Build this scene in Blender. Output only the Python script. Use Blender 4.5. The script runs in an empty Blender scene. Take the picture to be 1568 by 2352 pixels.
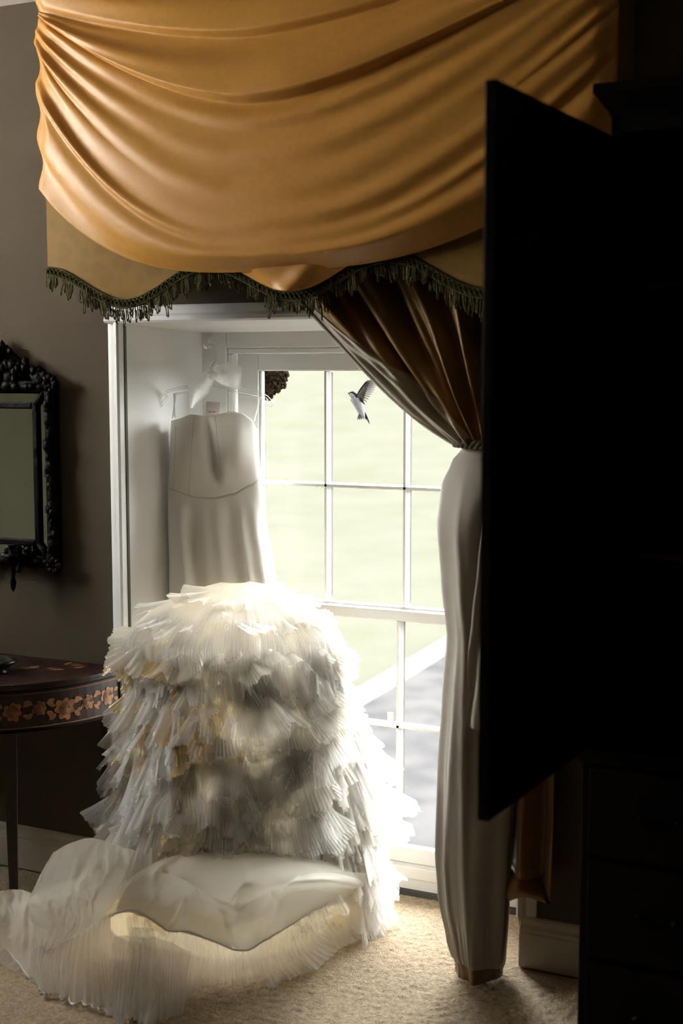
import bpy, bmesh, math, random
from math import sin, cos, pi, radians, exp
from mathutils import Vector, Matrix, noise

random.seed(7)
scene = bpy.context.scene
COL = scene.collection

# ------------------------------------------------------------------ camera
CAM_H, CAM_D = 1.65, 3.44                     # eye height, distance to the window wall (wall face is y = 0)
PITCH, YAW, FPX = radians(5.96), radians(25.07), 3035.0
f0 = Vector((-sin(YAW), cos(YAW), 0)); RIGHT = Vector((cos(YAW), sin(YAW), 0)); UPW = Vector((0, 0, 1))
FWD = f0 * cos(PITCH) - UPW * sin(PITCH); UP = UPW * cos(PITCH) + f0 * sin(PITCH)
CAM = Vector((0, -CAM_D, CAM_H))
cd = bpy.data.cameras.new('camera'); cam = bpy.data.objects.new('camera', cd); COL.objects.link(cam)
cam.matrix_world = Matrix(((RIGHT.x, UP.x, -FWD.x, CAM.x), (RIGHT.y, UP.y, -FWD.y, CAM.y), (RIGHT.z, UP.z, -FWD.z, CAM.z), (0, 0, 0, 1)))
cd.sensor_fit = 'HORIZONTAL'; cd.sensor_width = 24.0; cd.lens = FPX / 1568 * 24.0
cd.clip_start = .05; cd.clip_end = 500
cd.dof.use_dof = True; cd.dof.focus_distance = 4.15; cd.dof.aperture_fstop = 2.4
scene.camera = cam

# ------------------------------------------------------------------ sky, daylight, exposure
world = bpy.data.worlds.new('overcast_sky'); scene.world = world; world.use_nodes = True
wn = world.node_tree.nodes; bg = wn['Background']
bg.inputs['Color'].default_value = (.97, .985, 1.0, 1); bg.inputs['Strength'].default_value = 33.0

def area(name, loc, target, sx, sy, power, color=(1, 1, 1), portal=False, spread=pi):
    l = bpy.data.lights.new(name, 'AREA'); l.shape = 'RECTANGLE'; l.size = sx; l.size_y = sy; l.energy = power; l.color = color; l.spread = spread
    o = bpy.data.objects.new(name, l); COL.objects.link(o); o.location = loc
    o.rotation_euler = (Vector(target) - Vector(loc)).to_track_quat('-Z', 'Y').to_euler()
    if portal: l.cycles.is_portal = True
    return o
area('daylight_portal', (-1.705, .62, .93), (-1.705, 0, .93), 1.3, 1.9, 1, portal=True)
# daylight entering by the room's other window, in the wall to the left of the frame (see window_2)
area('side_window_daylight', (-4.33, -1.15, 2.3), (-2.6, -.85, 2.75), 1.1, .75, 15, (1.0, .90, .75), spread=radians(105))
vs = scene.view_settings
vs.view_transform = 'Standard'; vs.look = 'None'; vs.gamma = 1.0; vs.exposure = 0.22; vs.use_curve_mapping = False
scene.cycles.transparent_max_bounces = 16
scene.cycles.max_bounces = 5; scene.cycles.diffuse_bounces = 4; scene.cycles.glossy_bounces = 2; scene.cycles.transmission_bounces = 4
scene.cycles.caustics_reflective = False; scene.cycles.caustics_refractive = False
scene.cycles.adaptive_threshold = .04

# ------------------------------------------------------------------ helpers
def at(x, y, Y):
    """world point seen at photo pixel (x, y) lying at depth Y from the window wall"""
    d = FWD + RIGHT * ((x - 784) / FPX) - UP * ((y - 1176) / FPX)
    return CAM + d * ((Y + CAM_D) / d.y)
def atz(x, y, z=0.0):
    d = FWD + RIGHT * ((x - 784) / FPX) - UP * ((y - 1176) / FPX)
    return CAM + d * ((z - CAM_H) / d.z)
def clamp(t, a=0.0, b=1.0): return max(a, min(b, t))
def ss(a, b, t):
    t = clamp((t - a) / (b - a)); return t * t * (3 - 2 * t)
def lerp(a, b, t): return a + (b - a) * t
def interp(tab, t):
    """piecewise smooth lookup of rows (key, *values)"""
    if t <= tab[0][0]: return list(tab[0][1:])
    for p, q in zip(tab, tab[1:]):
        if t <= q[0]:
            k = (t - p[0]) / (q[0] - p[0]); k = k * k * (3 - 2 * k) * .5 + k * .5
            return [lerp(a, b, k) for a, b in zip(p[1:], q[1:])]
    return list(tab[-1][1:])
def tri(t): t = t - math.floor(t); return abs(2 * t - 1) * 2 - 1
def fbm(p, o=3): return noise.fractal(Vector(p), 1.0, 2.0, o)

def M(name, col, rough=.6, spec=.4, metal=0, var=0, vscale=6, bump=0, bscale=200, col2=None, trans=0, tcol=None, transp=0, sheen=0, vtype='noise'):
    """procedural material: principled + colour variation, bump, optional translucency and transparency"""
    m = bpy.data.materials.new(name); m.use_nodes = True
    nt = m.node_tree; N = nt.nodes; L = nt.links; N.clear()
    out = N.new('ShaderNodeOutputMaterial'); b = N.new('ShaderNodeBsdfPrincipled')
    b.inputs['Base Color'].default_value = (*col, 1); b.inputs['Roughness'].default_value = rough
    b.inputs['Specular IOR Level'].default_value = spec; b.inputs['Metallic'].default_value = metal
    if sheen: b.inputs['Sheen Weight'].default_value = sheen; b.inputs['Sheen Roughness'].default_value = .4
    tc = N.new('ShaderNodeTexCoord')
    if var or col2:
        t = N.new('ShaderNodeTexNoise') if vtype == 'noise' else N.new('ShaderNodeTexVoronoi')
        t.inputs['Scale'].default_value = vscale
        if vtype == 'noise': t.inputs['Detail'].default_value = 2
        L.new(tc.outputs['Object'], t.inputs['Vector'])
        r = N.new('ShaderNodeValToRGB'); c2 = col2 or tuple(c * (1 - var) for c in col)
        r.color_ramp.elements[0].position = .35; r.color_ramp.elements[1].position = .65
        r.color_ramp.elements[0].color = (*c2, 1); r.color_ramp.elements[1].color = (*col, 1)
        L.new(t.outputs[0], r.inputs['Fac']); L.new(r.outputs['Color'], b.inputs['Base Color'])
    if bump:
        t2 = N.new('ShaderNodeTexNoise'); t2.inputs['Scale'].default_value = bscale; t2.inputs['Detail'].default_value = 1
        L.new(tc.outputs['Object'], t2.inputs['Vector'])
        bp = N.new('ShaderNodeBump'); bp.inputs['Strength'].default_value = bump; bp.inputs['Distance'].default_value = .004
        L.new(t2.outputs[0], bp.inputs['Height']); L.new(bp.outputs['Normal'], b.inputs['Normal'])
    sh = b.outputs[0]
    if trans:
        tr = N.new('ShaderNodeBsdfTranslucent'); tr.inputs['Color'].default_value = (*(tcol or col), 1)
        mx = N.new('ShaderNodeMixShader'); mx.inputs[0].default_value = trans
        L.new(sh, mx.inputs[1]); L.new(tr.outputs[0], mx.inputs[2]); sh = mx.outputs[0]
    if transp:
        tp = N.new('ShaderNodeBsdfTransparent'); mx = N.new('ShaderNodeMixShader'); mx.inputs[0].default_value = transp
        L.new(sh, mx.inputs[1]); L.new(tp.outputs[0], mx.inputs[2]); sh = mx.outputs[0]
    L.new(sh, out.inputs['Surface'])
    return m

def link(o, parent=None):
    COL.objects.link(o)
    if parent is not None: o.parent = parent
    return o
def tag(o, label=None, cat=None, group=None, kind=None):
    if label: o['label'] = label
    if cat: o['category'] = cat
    if group: o['group'] = group
    if kind: o['kind'] = kind
    return o
def empty(name, loc=(0, 0, 0), rz=0):
    o = bpy.data.objects.new(name, None); o.location = loc; o.rotation_euler.z = rz; o.empty_display_size = .1
    return link(o)
def newmesh(name, verts, faces, mat, smooth=True):
    me = bpy.data.meshes.new(name); me.from_pydata([tuple(v) for v in verts], [], faces)
    for m in (mat if isinstance(mat, (list, tuple)) else [mat]): me.materials.append(m)
    if smooth: me.polygons.foreach_set('use_smooth', [True] * len(me.polygons))
    me.update(); return me
class MB:
    """collects boxes, grids, tubes and lathes and links them as one mesh object"""
    def __init__(s): s.v = []; s.f = []; s.mi = []
    def add(s, v, f, mi=0):
        n = len(s.v); s.v += [Vector(p) for p in v]; s.f += [tuple(i + n for i in q) for q in f]; s.mi += [mi] * len(f); return s
    def box(s, x0, x1, y0, y1, z0, z1, mi=0):
        v = [(x, y, z) for z in (z0, z1) for y in (y0, y1) for x in (x0, x1)]
        return s.add(v, [(0, 2, 3, 1), (4, 5, 7, 6), (0, 1, 5, 4), (2, 6, 7, 3), (0, 4, 6, 2), (1, 3, 7, 5)], mi)
    def grid(s, nu, nv, fn, mi=0, closeu=False):
        v = [fn(i / (nu if closeu else nu - 1), j / (nv - 1)) for j in range(nv) for i in range(nu)]
        f = []
        for j in range(nv - 1):
            for i in range(nu if closeu else nu - 1):
                k = (i + 1) % nu
                f.append((j * nu + i, j * nu + k, (j + 1) * nu + k, (j + 1) * nu + i))
        return s.add(v, f, mi)
    def tube(s, pts, r, n=6, mi=0, caps=True):
        pts = [Vector(p) for p in pts]; R = r if callable(r) else (lambda t: r)
        v = []; prev = None
        for i, p in enumerate(pts):
            d = (pts[min(i + 1, len(pts) - 1)] - pts[max(i - 1, 0)])
            d = d.normalized() if d.length > 1e-9 else Vector((0, 0, 1))
            if prev is None: a = d.orthogonal().normalized()
            else:
                a = prev - d * prev.dot(d); a = a.normalized() if a.length > 1e-6 else d.orthogonal().normalized()
            prev = a; b = d.cross(a); rr = R(i / max(1, len(pts) - 1))
            v += [p + a * (rr * cos(2 * pi * k / n)) + b * (rr * sin(2 * pi * k / n)) for k in range(n)]
        f = [(j * n + k, j * n + (k + 1) % n, (j + 1) * n + (k + 1) % n, (j + 1) * n + k) for j in range(len(pts) - 1) for k in range(n)]
        if caps: f += [tuple(range(n - 1, -1, -1)), tuple((len(pts) - 1) * n + k for k in range(n))]
        return s.add(v, f, mi)
    def lathe(s, prof, c=(0, 0, 0), n=24, mi=0):
        v = [(c[0] + r * cos(2 * pi * k / n), c[1] + r * sin(2 * pi * k / n), c[2] + z) for r, z in prof for k in range(n)]
        f = [(j * n + k, j * n + (k + 1) % n, (j + 1) * n + (k + 1) % n, (j + 1) * n + k) for j in range(len(prof) - 1) for k in range(n)]
        return s.add(v, f, mi)
    def prism(s, poly, y0, y1, mi=0):
        """outline in (x, z), extruded along y"""
        n = len(poly); v = [(x, y0, z) for x, z in poly] + [(x, y1, z) for x, z in poly]
        f = [tuple(range(n)), tuple(range(2 * n - 1, n - 1, -1))] + [(i, i + n, (i + 1) % n + n, (i + 1) % n) for i in range(n)]
        return s.add(v, f, mi)
    def ico(s, c, r, sub=1, mi=0, scale=(1, 1, 1), rough=0, seed=0):
        bm = bmesh.new(); bmesh.ops.create_icosphere(bm, subdivisions=sub, radius=1)
        v = []
        for q in bm.verts:
            k = 1 + rough * noise.noise(q.co * 2.3 + Vector((seed, seed * 1.7, 0)))
            v.append((c[0] + q.co.x * r * scale[0] * k, c[1] + q.co.y * r * scale[1] * k, c[2] + q.co.z * r * scale[2] * k))
        f = [tuple(w.index for w in q.verts) for q in bm.faces]; bm.free()
        return s.add(v, f, mi)
    def build(s, name, mat, parent=None, smooth=False, bevel=0, solid=0, offset=(0, 0, 0)):
        off = Vector(offset)
        me = newmesh(name, [p - off for p in s.v], s.f, mat, smooth)
        me.polygons.foreach_set('material_index', s.mi)
        bm = bmesh.new(); bm.from_mesh(me); bmesh.ops.recalc_face_normals(bm, faces=bm.faces); bm.to_mesh(me); bm.free()
        o = bpy.data.objects.new(name, me); o.location = off if parent is None else (0, 0, 0)
        if parent is not None: o.location = off
        link(o, parent)
        if solid:
            m = o.modifiers.new('thickness', 'SOLIDIFY'); m.thickness = solid; m.offset = 0
        if bevel:
            m = o.modifiers.new('bevel', 'BEVEL'); m.width = bevel; m.segments = 2; m.limit_method = 'ANGLE'
        return o
def struct(o): o['kind'] = 'structure'; return o

# ------------------------------------------------------------------ materials
PAINT = M('white_paint', (.80, .79, .77), .6, spec=.12, var=.05, vscale=5, bump=.12, bscale=90)
PAINT_IVORY = M('ivory_baseboard_paint', (.50, .45, .38), .5, var=.08, vscale=6, bump=.1, bscale=90)
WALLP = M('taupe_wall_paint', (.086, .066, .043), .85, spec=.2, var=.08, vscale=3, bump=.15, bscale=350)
WALLP2 = M('sage_wall_paint', (.52, .54, .44), .85, spec=.2, var=.06, vscale=3)
CEIL = M('ceiling_paint', (.62, .56, .48), .9, var=.04)
STONE = M('exterior_stone', (.10, .098, .092), .9, spec=0, var=.4, vscale=12, bump=.6, bscale=30)
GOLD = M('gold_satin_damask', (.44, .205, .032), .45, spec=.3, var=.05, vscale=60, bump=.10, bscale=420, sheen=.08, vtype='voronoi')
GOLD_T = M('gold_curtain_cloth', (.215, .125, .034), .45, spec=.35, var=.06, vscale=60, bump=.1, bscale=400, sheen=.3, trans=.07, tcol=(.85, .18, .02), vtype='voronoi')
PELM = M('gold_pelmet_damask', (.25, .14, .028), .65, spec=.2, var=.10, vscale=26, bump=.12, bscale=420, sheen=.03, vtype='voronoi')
LINING = M('cream_curtain_lining', (.43, .39, .33), .55, spec=.35, var=.06, vscale=8, bump=.08, bscale=500, trans=.18, tcol=(.55, .42, .28), sheen=.2)
GREEN = M('green_braid_thread', (.085, .085, .03), .75, spec=.2, var=.5, vscale=300, bump=.5, bscale=900)
GREEN2 = M('olive_tassel_cord', (.15, .135, .05), .7, spec=.25, var=.55, vscale=160, bump=.5, bscale=900, trans=.15, tcol=(.4, .36, .12))
ROPE = M('brown_rope', (.10, .06, .025), .7, var=.5, vscale=200)
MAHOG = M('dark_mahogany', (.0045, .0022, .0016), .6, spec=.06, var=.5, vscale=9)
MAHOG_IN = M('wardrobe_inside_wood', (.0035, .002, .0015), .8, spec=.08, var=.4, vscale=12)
TABLEW = M('table_mahogany', (.028, .009, .005), .42, spec=.35, var=.55, vscale=14)
INLAY = M('satinwood_inlay', (.30, .115, .035), .5, var=.35, vscale=60)
BRASS = M('aged_brass', (.010, .006, .003), .6, metal=1)
MIRFRAME = M('carved_dark_gilt_frame', (.006, .0035, .0018), .6, spec=.08, var=.75, vscale=38, bump=.7, bscale=70)
GLASSM = M('old_mirror_glass', (.58, .60, .52), .06, metal=1)
SATIN = M('ivory_satin', (.84, .81, .76), .42, spec=.4, sheen=.3, trans=.25, bump=.03, bscale=800)
SEAM = M('satin_seam', (.60, .55, .48), .6)
GLOW = M('warm_glow_underskirt', (.84, .72, .50), .8, spec=.05, trans=.65, tcol=(.95, .81, .54), transp=.40)  # golden colour stands in for warm window light in the skirt
GLOW_T = M('warm_glow_tulle', (.85, .74, .52), .8, spec=.05, trans=.75, tcol=(.93, .80, .56))  # warm light painted in as the tulle's colour
IVORY_T = M('ivory_tulle', (.88, .84, .77), .8, spec=.05, trans=.78, tcol=(.97, .93, .85), transp=.22)
TULLE = M('white_tulle', (.88, .86, .83), .8, spec=.05, trans=.68, tcol=(.96, .94, .91), transp=.32)
TULLE_F = M('fine_white_tulle', (.88, .86, .83), .8, spec=.1, trans=.5, tcol=(.95, .93, .89), transp=.58)
ORG = M('cream_organza', (.86, .83, .76), .45, spec=.35, trans=.55, tcol=(.96, .92, .81), transp=.30, sheen=.2)
HEM = M('organza_rolled_hem', (.88, .86, .82), .5, trans=.3)
CARPET = M('beige_carpet', (.50, .39, .27), .95, spec=.05, var=.30, vscale=120, bump=1.0, bscale=260)
WHITEP = M('white_plastic', (.8, .8, .78), .35)
WIRE = M('steel_wire', (.55, .56, .55), .25, metal=1)
TAGC = M('card_tag', (.62, .56, .50), .7)
INK = M('black_ink', (.02, .02, .02), .6)
GRASS = M('pale_lawn', (.0284, .0276, .0220), .95, spec=.0, col2=(.0256, .0254, .0190), vscale=.45)
GRAVEL = M('grey_gravel', (0.025, 0.0238, 0.0238), .95, spec=.0, col2=(0.017, 0.0161, 0.0167), vscale=1.6, bump=.5, bscale=6)
KERB = M('pale_kerb_stone', (0.0394, 0.0379, 0.0364), .9, var=.15, vscale=3)
MUD = M('dried_mud', (.034, .023, .014), .95, spec=0, var=.75, vscale=90, bump=.9, bscale=160)
BIRDW = M('white_feathers', (0.1091, 0.1045, 0.1076), .9, spec=0, var=.12, vscale=60)
BIRDB = M('blue_black_feathers', (.004, .005, .007), .9, spec=0)
BIRDG = M('brown_flight_feathers', (0.0318, 0.0273, 0.025), .9, spec=0, var=.35, vscale=90, trans=.2, tcol=(.04, .034, .03))
BIRDL = M('pale_brown_flight_feathers', (.062, .054, .05), .9, spec=0, trans=.25, tcol=(.10, .088, .08))
DARKC = M('dark_ceramic', (.010, .009, .009), .3)
LEAD = M('dark_putty_line', (.05, .045, .04), .9)

def glass_pane():
    m = bpy.data.materials.new('window_glass'); m.use_nodes = True; N = m.node_tree.nodes; L = m.node_tree.links; N.clear()
    o = N.new('ShaderNodeOutputMaterial'); t = N.new('ShaderNodeBsdfTransparent'); g = N.new('ShaderNodeBsdfGlossy'); mx = N.new('ShaderNodeMixShader')
    t.inputs[0].default_value = (.97, .985, .97, 1); g.inputs['Roughness'].default_value = .02
    fr = N.new('ShaderNodeFresnel'); fr.inputs[0].default_value = 1.18
    L.new(fr.outputs[0], mx.inputs[0]); L.new(t.outputs[0], mx.inputs[1]); L.new(g.outputs[0], mx.inputs[2]); L.new(mx.outputs[0], o.inputs[0]); return m
PANE = glass_pane()
def clear_plastic():
    m = bpy.data.materials.new('clear_plastic'); m.use_nodes = True; N = m.node_tree.nodes; L = m.node_tree.links; N.clear()
    o = N.new('ShaderNodeOutputMaterial'); t = N.new('ShaderNodeBsdfTransparent'); g = N.new('ShaderNodeBsdfPrincipled'); mx = N.new('ShaderNodeMixShader')
    g.inputs['Base Color'].default_value = (.8, .8, .8, 1); g.inputs['Roughness'].default_value = .08; g.inputs['Specular IOR Level'].default_value = .8
    lw = N.new('ShaderNodeLayerWeight'); lw.inputs[0].default_value = .45
    L.new(lw.outputs['Facing'], mx.inputs[0]); L.new(t.outputs[0], mx.inputs[1]); L.new(g.outputs[0], mx.inputs[2]); L.new(mx.outputs[0], o.inputs[0]); return m
CLEAR = clear_plastic()

# ------------------------------------------------------------------ room shell
OX0, OX1, OZ = -2.35, -1.06, 1.806            # opening in the wall face
IX0, IX1, IZ = -2.288, -1.122, 1.786          # inner end of the splayed recess, at y = RD
RD, WT = .36, .54
RX0, RX1, RY0, CZ = -4.4, 1.6, -5.2, 2.80
w = MB()
w.box(RX0, OX0, 0, WT, -.1, CZ + .1); w.box(OX1, RX1, 0, WT, -.1, CZ + .1); w.box(OX0, OX1, 0, WT, OZ, CZ + .1)
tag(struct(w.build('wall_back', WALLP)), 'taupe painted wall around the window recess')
w = MB(); w.box(RX0 - .12, RX0, RY0, -1.75, -.1, CZ + .1); w.box(RX0 - .12, RX0, -.55, 0, -.1, CZ + .1)
w.box(RX0 - .12, RX0, -1.75, -.55, -.1, 1.9); w.box(RX0 - .12, RX0, -1.75, -.55, 2.7, CZ + .1)
tag(struct(w.build('wall_left', WALLP2)), 'pale sage side wall with a high window')
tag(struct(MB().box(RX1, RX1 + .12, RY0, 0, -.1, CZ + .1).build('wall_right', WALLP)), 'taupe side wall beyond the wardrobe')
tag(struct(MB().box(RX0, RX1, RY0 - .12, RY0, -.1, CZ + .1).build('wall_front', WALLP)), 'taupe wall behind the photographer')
tag(struct(MB().box(RX0, RX1, RY0, 0, CZ, CZ + .1).build('ceiling', CEIL)), 'warm off-white plaster ceiling')

def carpet_z(x, y): return .004 * noise.noise(Vector((x * 60, y * 60, 0))) + .003 * noise.noise(Vector((x * 150, y * 150, 3)))
fl = MB()
fl.box(RX0, RX1, RY0, 0, -.1, -.012); fl.box(OX0, OX1, 0, RD, -.1, -.012)
NX, NY = 300, 230
fl.grid(NX, NY, lambda u, v: (lerp(-2.9, -.55, u), lerp(-1.35, .37, v), -.004 + carpet_z(lerp(-2.9, -.55, u), lerp(-1.35, .37, v))))
fl.grid(2, 2, lambda u, v: (lerp(RX0, -2.9, u), lerp(RY0, 0, v), -.004)); fl.grid(2, 2, lambda u, v: (lerp(-.55, RX1, u), lerp(RY0, 0, v), -.004))
fl.grid(2, 2, lambda u, v: (lerp(-2.9, -.55, u), lerp(RY0, -1.35, v), -.004))
tag(struct(fl.build('floor', CARPET, smooth=True)), 'beige twist pile carpet floor')

# recess lining: splayed reveals and soffit, set 1 mm proud of the masonry
rv = MB()
rv.add([(OX0, -.002, 0), (IX0, RD, 0), (IX0, RD, IZ), (OX0, -.002, OZ), (OX0 - .004, -.002, 0), (OX0 - .004, RD, 0), (OX0 - .004, RD, IZ), (OX0 - .004, -.002, OZ)], [(0, 1, 2, 3), (4, 7, 6, 5), (3, 2, 6, 7), (0, 4, 5, 1)])
rv.add([(OX1, -.002, 0), (IX1, RD, 0), (IX1, RD, IZ), (OX1, -.002, OZ)], [(0, 3, 2, 1)])
rv.add([(OX0, -.002, OZ), (IX0, RD, IZ), (IX1, RD, IZ), (OX1, -.002, OZ)], [(0, 3, 2, 1)])
tag(struct(rv.build('trim_1', PAINT)), 'white painted splayed reveal and soffit of the window recess')
# thin cracks and beads where the reveal panel meets the architrave
ar = empty('trim_2'); struct(ar); ar['label'] = 'white moulded architrave framing the window recess'
def arch_profile(t):                          # across the moulding: (outwards, depth)
    return [(0, 0), (0, .028), (.006, .034), (.018, .030), (.026, .020), (.036, .018), (.046, .014), (.052, .010), (.052, 0)][t]
def arch_strip(p0, p1, out):
    m = MB(); out = Vector(out)
    n = 9; v = []
    for e, p in ((0, Vector(p0)), (1, Vector(p1))):
        for k in range(n):
            a, d = arch_profile(k)
            ext = Vector((0, 0, 0))
            v.append(p + out * a + Vector((0, -d, 0)) + ext)
    return m.add(v, [(k, k + 1, n + k + 1, n + k) for k in range(n - 1)] + [tuple(range(n)), tuple(range(2 * n - 1, n - 1, -1))])
arch_strip((OX0, 0, 0), (OX0, 0, OZ + .001), (-1, 0, 0)).build('side_moulding', PAINT, ar)
arch_strip((OX1, 0, .15), (OX1, 0, OZ + .001), (1, 0, 0)).build('side_moulding', PAINT, ar)
arch_strip((OX0 - .052, 0, OZ), (OX1 + .052, 0, OZ), (0, 0, 1)).build('head_moulding', PAINT, ar)
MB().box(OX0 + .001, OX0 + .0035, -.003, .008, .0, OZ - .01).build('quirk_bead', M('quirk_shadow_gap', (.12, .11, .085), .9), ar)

def base_profile(): return [(0, 0), (.018, 0), (.018, .098), (.015, .104), (.015, .112), (.010, .122), (.009, .136), (.004, .146), (0, .146)]
def baseboard(name, x0, x1, label):
    pr = base_profile(); n = len(pr); v = [(x, -a, z) for x in (x0, x1) for a, z in pr]
    m = MB().add(v, [(k, k + 1, n + k + 1, n + k) for k in range(n - 1)] + [tuple(range(n)), tuple(range(2 * n - 1, n - 1, -1))])
    tag(struct(m.build(name, PAINT_IVORY, bevel=.004)), label)
baseboard('baseboard_left', RX0, OX0 - .052, 'ivory moulded baseboard under the mirror and console table')
baseboard('baseboard_right', OX1 + .004, RX1, 'ivory moulded baseboard between the curtain and the wardrobe')

# ------------------------------------------------------------------ sash window
win = empty('window_1', (-1.705, RD, 0)); struct(win); win['label'] = 'white sash window with twelve panes'
WO = Vector((-1.705, RD, 0))
def wpart(name, mb, mat, parent=None, **k):
    o = mb.build(name, mat, **k)
    p = parent or win
    o.parent = p; o.location = -WO if p is win else (0, 0, 0)
    return o
SX0, SX1 = -2.184, -1.226
fr = MB(); fr.box(IX0 - .03, -2.196, RD, WT - .06, 0, IZ + .02); fr.box(-1.214, IX1 + .03, RD, WT - .06, 0, IZ + .02); fr.box(-2.196, -1.214, RD, WT - .06, 1.735, IZ + .02)
wpart('box_frame', fr, PAINT, bevel=.003)
bd = MB(); bd.box(-2.196, -2.176, RD + .006, RD + .022, .09, 1.715); bd.box(-1.234, -1.214, RD + .006, RD + .022, .09, 1.715); bd.box(-2.196, -1.214, RD + .006, RD + .022, 1.715, 1.735)
wpart('stop_bead', bd, PAINT, bevel=.005)
BX = [(-1.870, -1.849), (-1.594, -1.572)]
def sash(name, y0, y1, z0, z1, rb, rt, barz, dx=0):
    x0, x1 = SX0, SX1; st = .078
    fr_ = MB(); fr_.box(x0, x0 + st, y0, y1, z0, z1); fr_.box(x1 - st, x1, y0, y1, z0, z1); fr_.box(x0 + st, x1 - st, y0, y1, z0, z0 + rb); fr_.box(x0 + st, x1 - st, y0, y1, z1 - rt, z1)
    gx0, gx1 = x0 + st, x1 - st
    # ovolo step round the glass
    for a, b in ((gx0, gx0 + .008), (gx1 - .008, gx1)): fr_.box(a, b, y0 + .010, y1, z0 + rb, z1 - rt)
    s = wpart(name, fr_, PAINT, bevel=.004)
    bars = [(a + dx, b + dx) for a, b in BX]
    for a, b in bars:
        c = (a + b) / 2; m = MB()
        m.prism([(0, 0)], 0, 0) if False else None
        prof = [(a, y1), (a, y0 + .020), (c - .005, y0 + .006), (c - .004, y0), (c + .004, y0), (c + .005, y0 + .006), (b, y0 + .020), (b, y1)]
        zz = (z0 + rb, z1 - rt); n = len(prof)
        m.add([(x, y, z) for z in zz for x, y in prof], [(k, (k + 1) % n, n + (k + 1) % n, n + k) for k in range(n)])
        wpart('glazing_bar', m, PAINT, s)
        wpart('putty_line', MB().box(b - .002, b + .0012, y1 - .012, y1 - .002, z0 + rb + .01, z1 - rt - .003), LEAD, s)
    za, zb = barz; c = (za + zb) / 2
    prof = [(y1, za), (y0 + .020, za), (y0 + .006, c - .005), (y0, c - .004), (y0, c + .004), (y0 + .006, c + .005), (y0 + .020, zb), (y1, zb)]; n = len(prof)
    m = MB().add([(x, y, z) for x in (gx0, gx1) for y, z in prof], [(k, (k + 1) % n, n + (k + 1) % n, n + k) for k in range(n)])
    wpart('glazing_bar', m, PAINT, s)
    xs = [gx0] + [t for ab in bars for t in ab] + [gx1]
    for k in range(3):
        for (a, b) in ((z0 + rb, za), (zb, z1 - rt)):
            wpart('pane', MB().box(xs[2 * k] + .002, xs[2 * k + 1] - .002, y1 - .016, y1 - .013, a + .001, b - .001), PANE, s)
    return s
sash('upper_sash', .412, .446, .868, 1.716, .042, .056, (1.283, 1.298))
lo = sash('lower_sash', .374, .408, .085, .905, .052, .034, (.522, .536), dx=-.004)
wpart('sash_lift', MB().box(-1.62, -1.60, .366, .374, .545, .575), WHITEP, lo, bevel=.002)
wpart('sash_catch', MB().box(at(822, 830, .40).x, at(834, 830, .40).x, .398, .412, 1.665, 1.700), PAINT, bevel=.002)
sl = MB(); sl.box(IX0, IX1, .345, .46, .045, .085); sl.box(IX0, IX1, .352, .42, -.01, .045)
wpart('sill', sl, PAINT, bevel=.004)
wpart('worn_floor_strip', MB().box(-1.66, IX1 + .002, .330, .352, -.01, .010), STONE)
ext = MB(); ext.box(IX0 - .1, -2.18, WT - .06, WT + .06, -.2, 1.9); ext.box(-1.215, IX1 + .1, WT - .06, WT + .02, -.2, 1.9); ext.box(-2.18, -1.215, WT - .06, WT + .02, 1.72, 1.9); ext.box(-2.18, -1.215, WT - .06, WT + .08, -.2, .04)
wpart('stone_surround', ext, STONE)

# the other window, in the side wall
w2 = empty('window_2', (RX0, -1.15, 1.9)); struct(w2); w2['label'] = 'high side window lighting the room'
m = MB(); m.box(-.10, -.04, -.6, -.54, 0, .8); m.box(-.10, -.04, .54, .6, 0, .8); m.box(-.10, -.04, -.54, .54, 0, .05); m.box(-.10, -.04, -.54, .54, .75, .8)
m.build('frame', PAINT, w2)
for k in (-.18, .18): MB().box(-.09, -.05, k - .012, k + .012, .05, .75).build('glazing_bar', PAINT, w2)
for k in range(3): MB().box(-.072, -.068, -.54 + .36 * k, -.18 + .36 * k, .05, .75).build('pane', PANE, w2)

# ------------------------------------------------------------------ outdoors
def ground_z(x, y): return -3.6 + 11.5 * ss(45, 150, y - .15 * x) + .25 * noise.noise(Vector((x * .04, y * .04, 0)))
g = MB(); g.grid(70, 70, lambda u, v: (lerp(-140, 90, u), lerp(.75, 190, v ** 1.7), ground_z(lerp(-140, 90, u), lerp(.75, 190, v ** 1.7))))
tag(struct(g.build('lawn', GRASS, smooth=True)), 'pale green lawn rising to a distant field outside the window')
def path_edge(y): return -8.15 - .075 * (y - 10) - .25 * sin(y * .2)
g = MB(); g.grid(12, 60, lambda u, v: (lerp(path_edge(lerp(2, 60, v)), 1.5, u), lerp(2, 60, v), ground_z(lerp(path_edge(lerp(2, 60, v)), 1.5, u), lerp(2, 60, v)) + .06))
tag(struct(g.build('path', GRAVEL, smooth=True)), 'grey gravel drive below the window')
def kerb(u, v):
    y = lerp(2, 60, v); x = path_edge(y) - .35 + .5 * u; return (x, y, ground_z(x, y) + (.14 if .2 < u < .8 else .05))
g = MB(); g.grid(5, 60, kerb)
tag(struct(g.build('kerb', KERB, smooth=True)), 'pale stone kerb between the lawn and the gravel drive')

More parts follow.
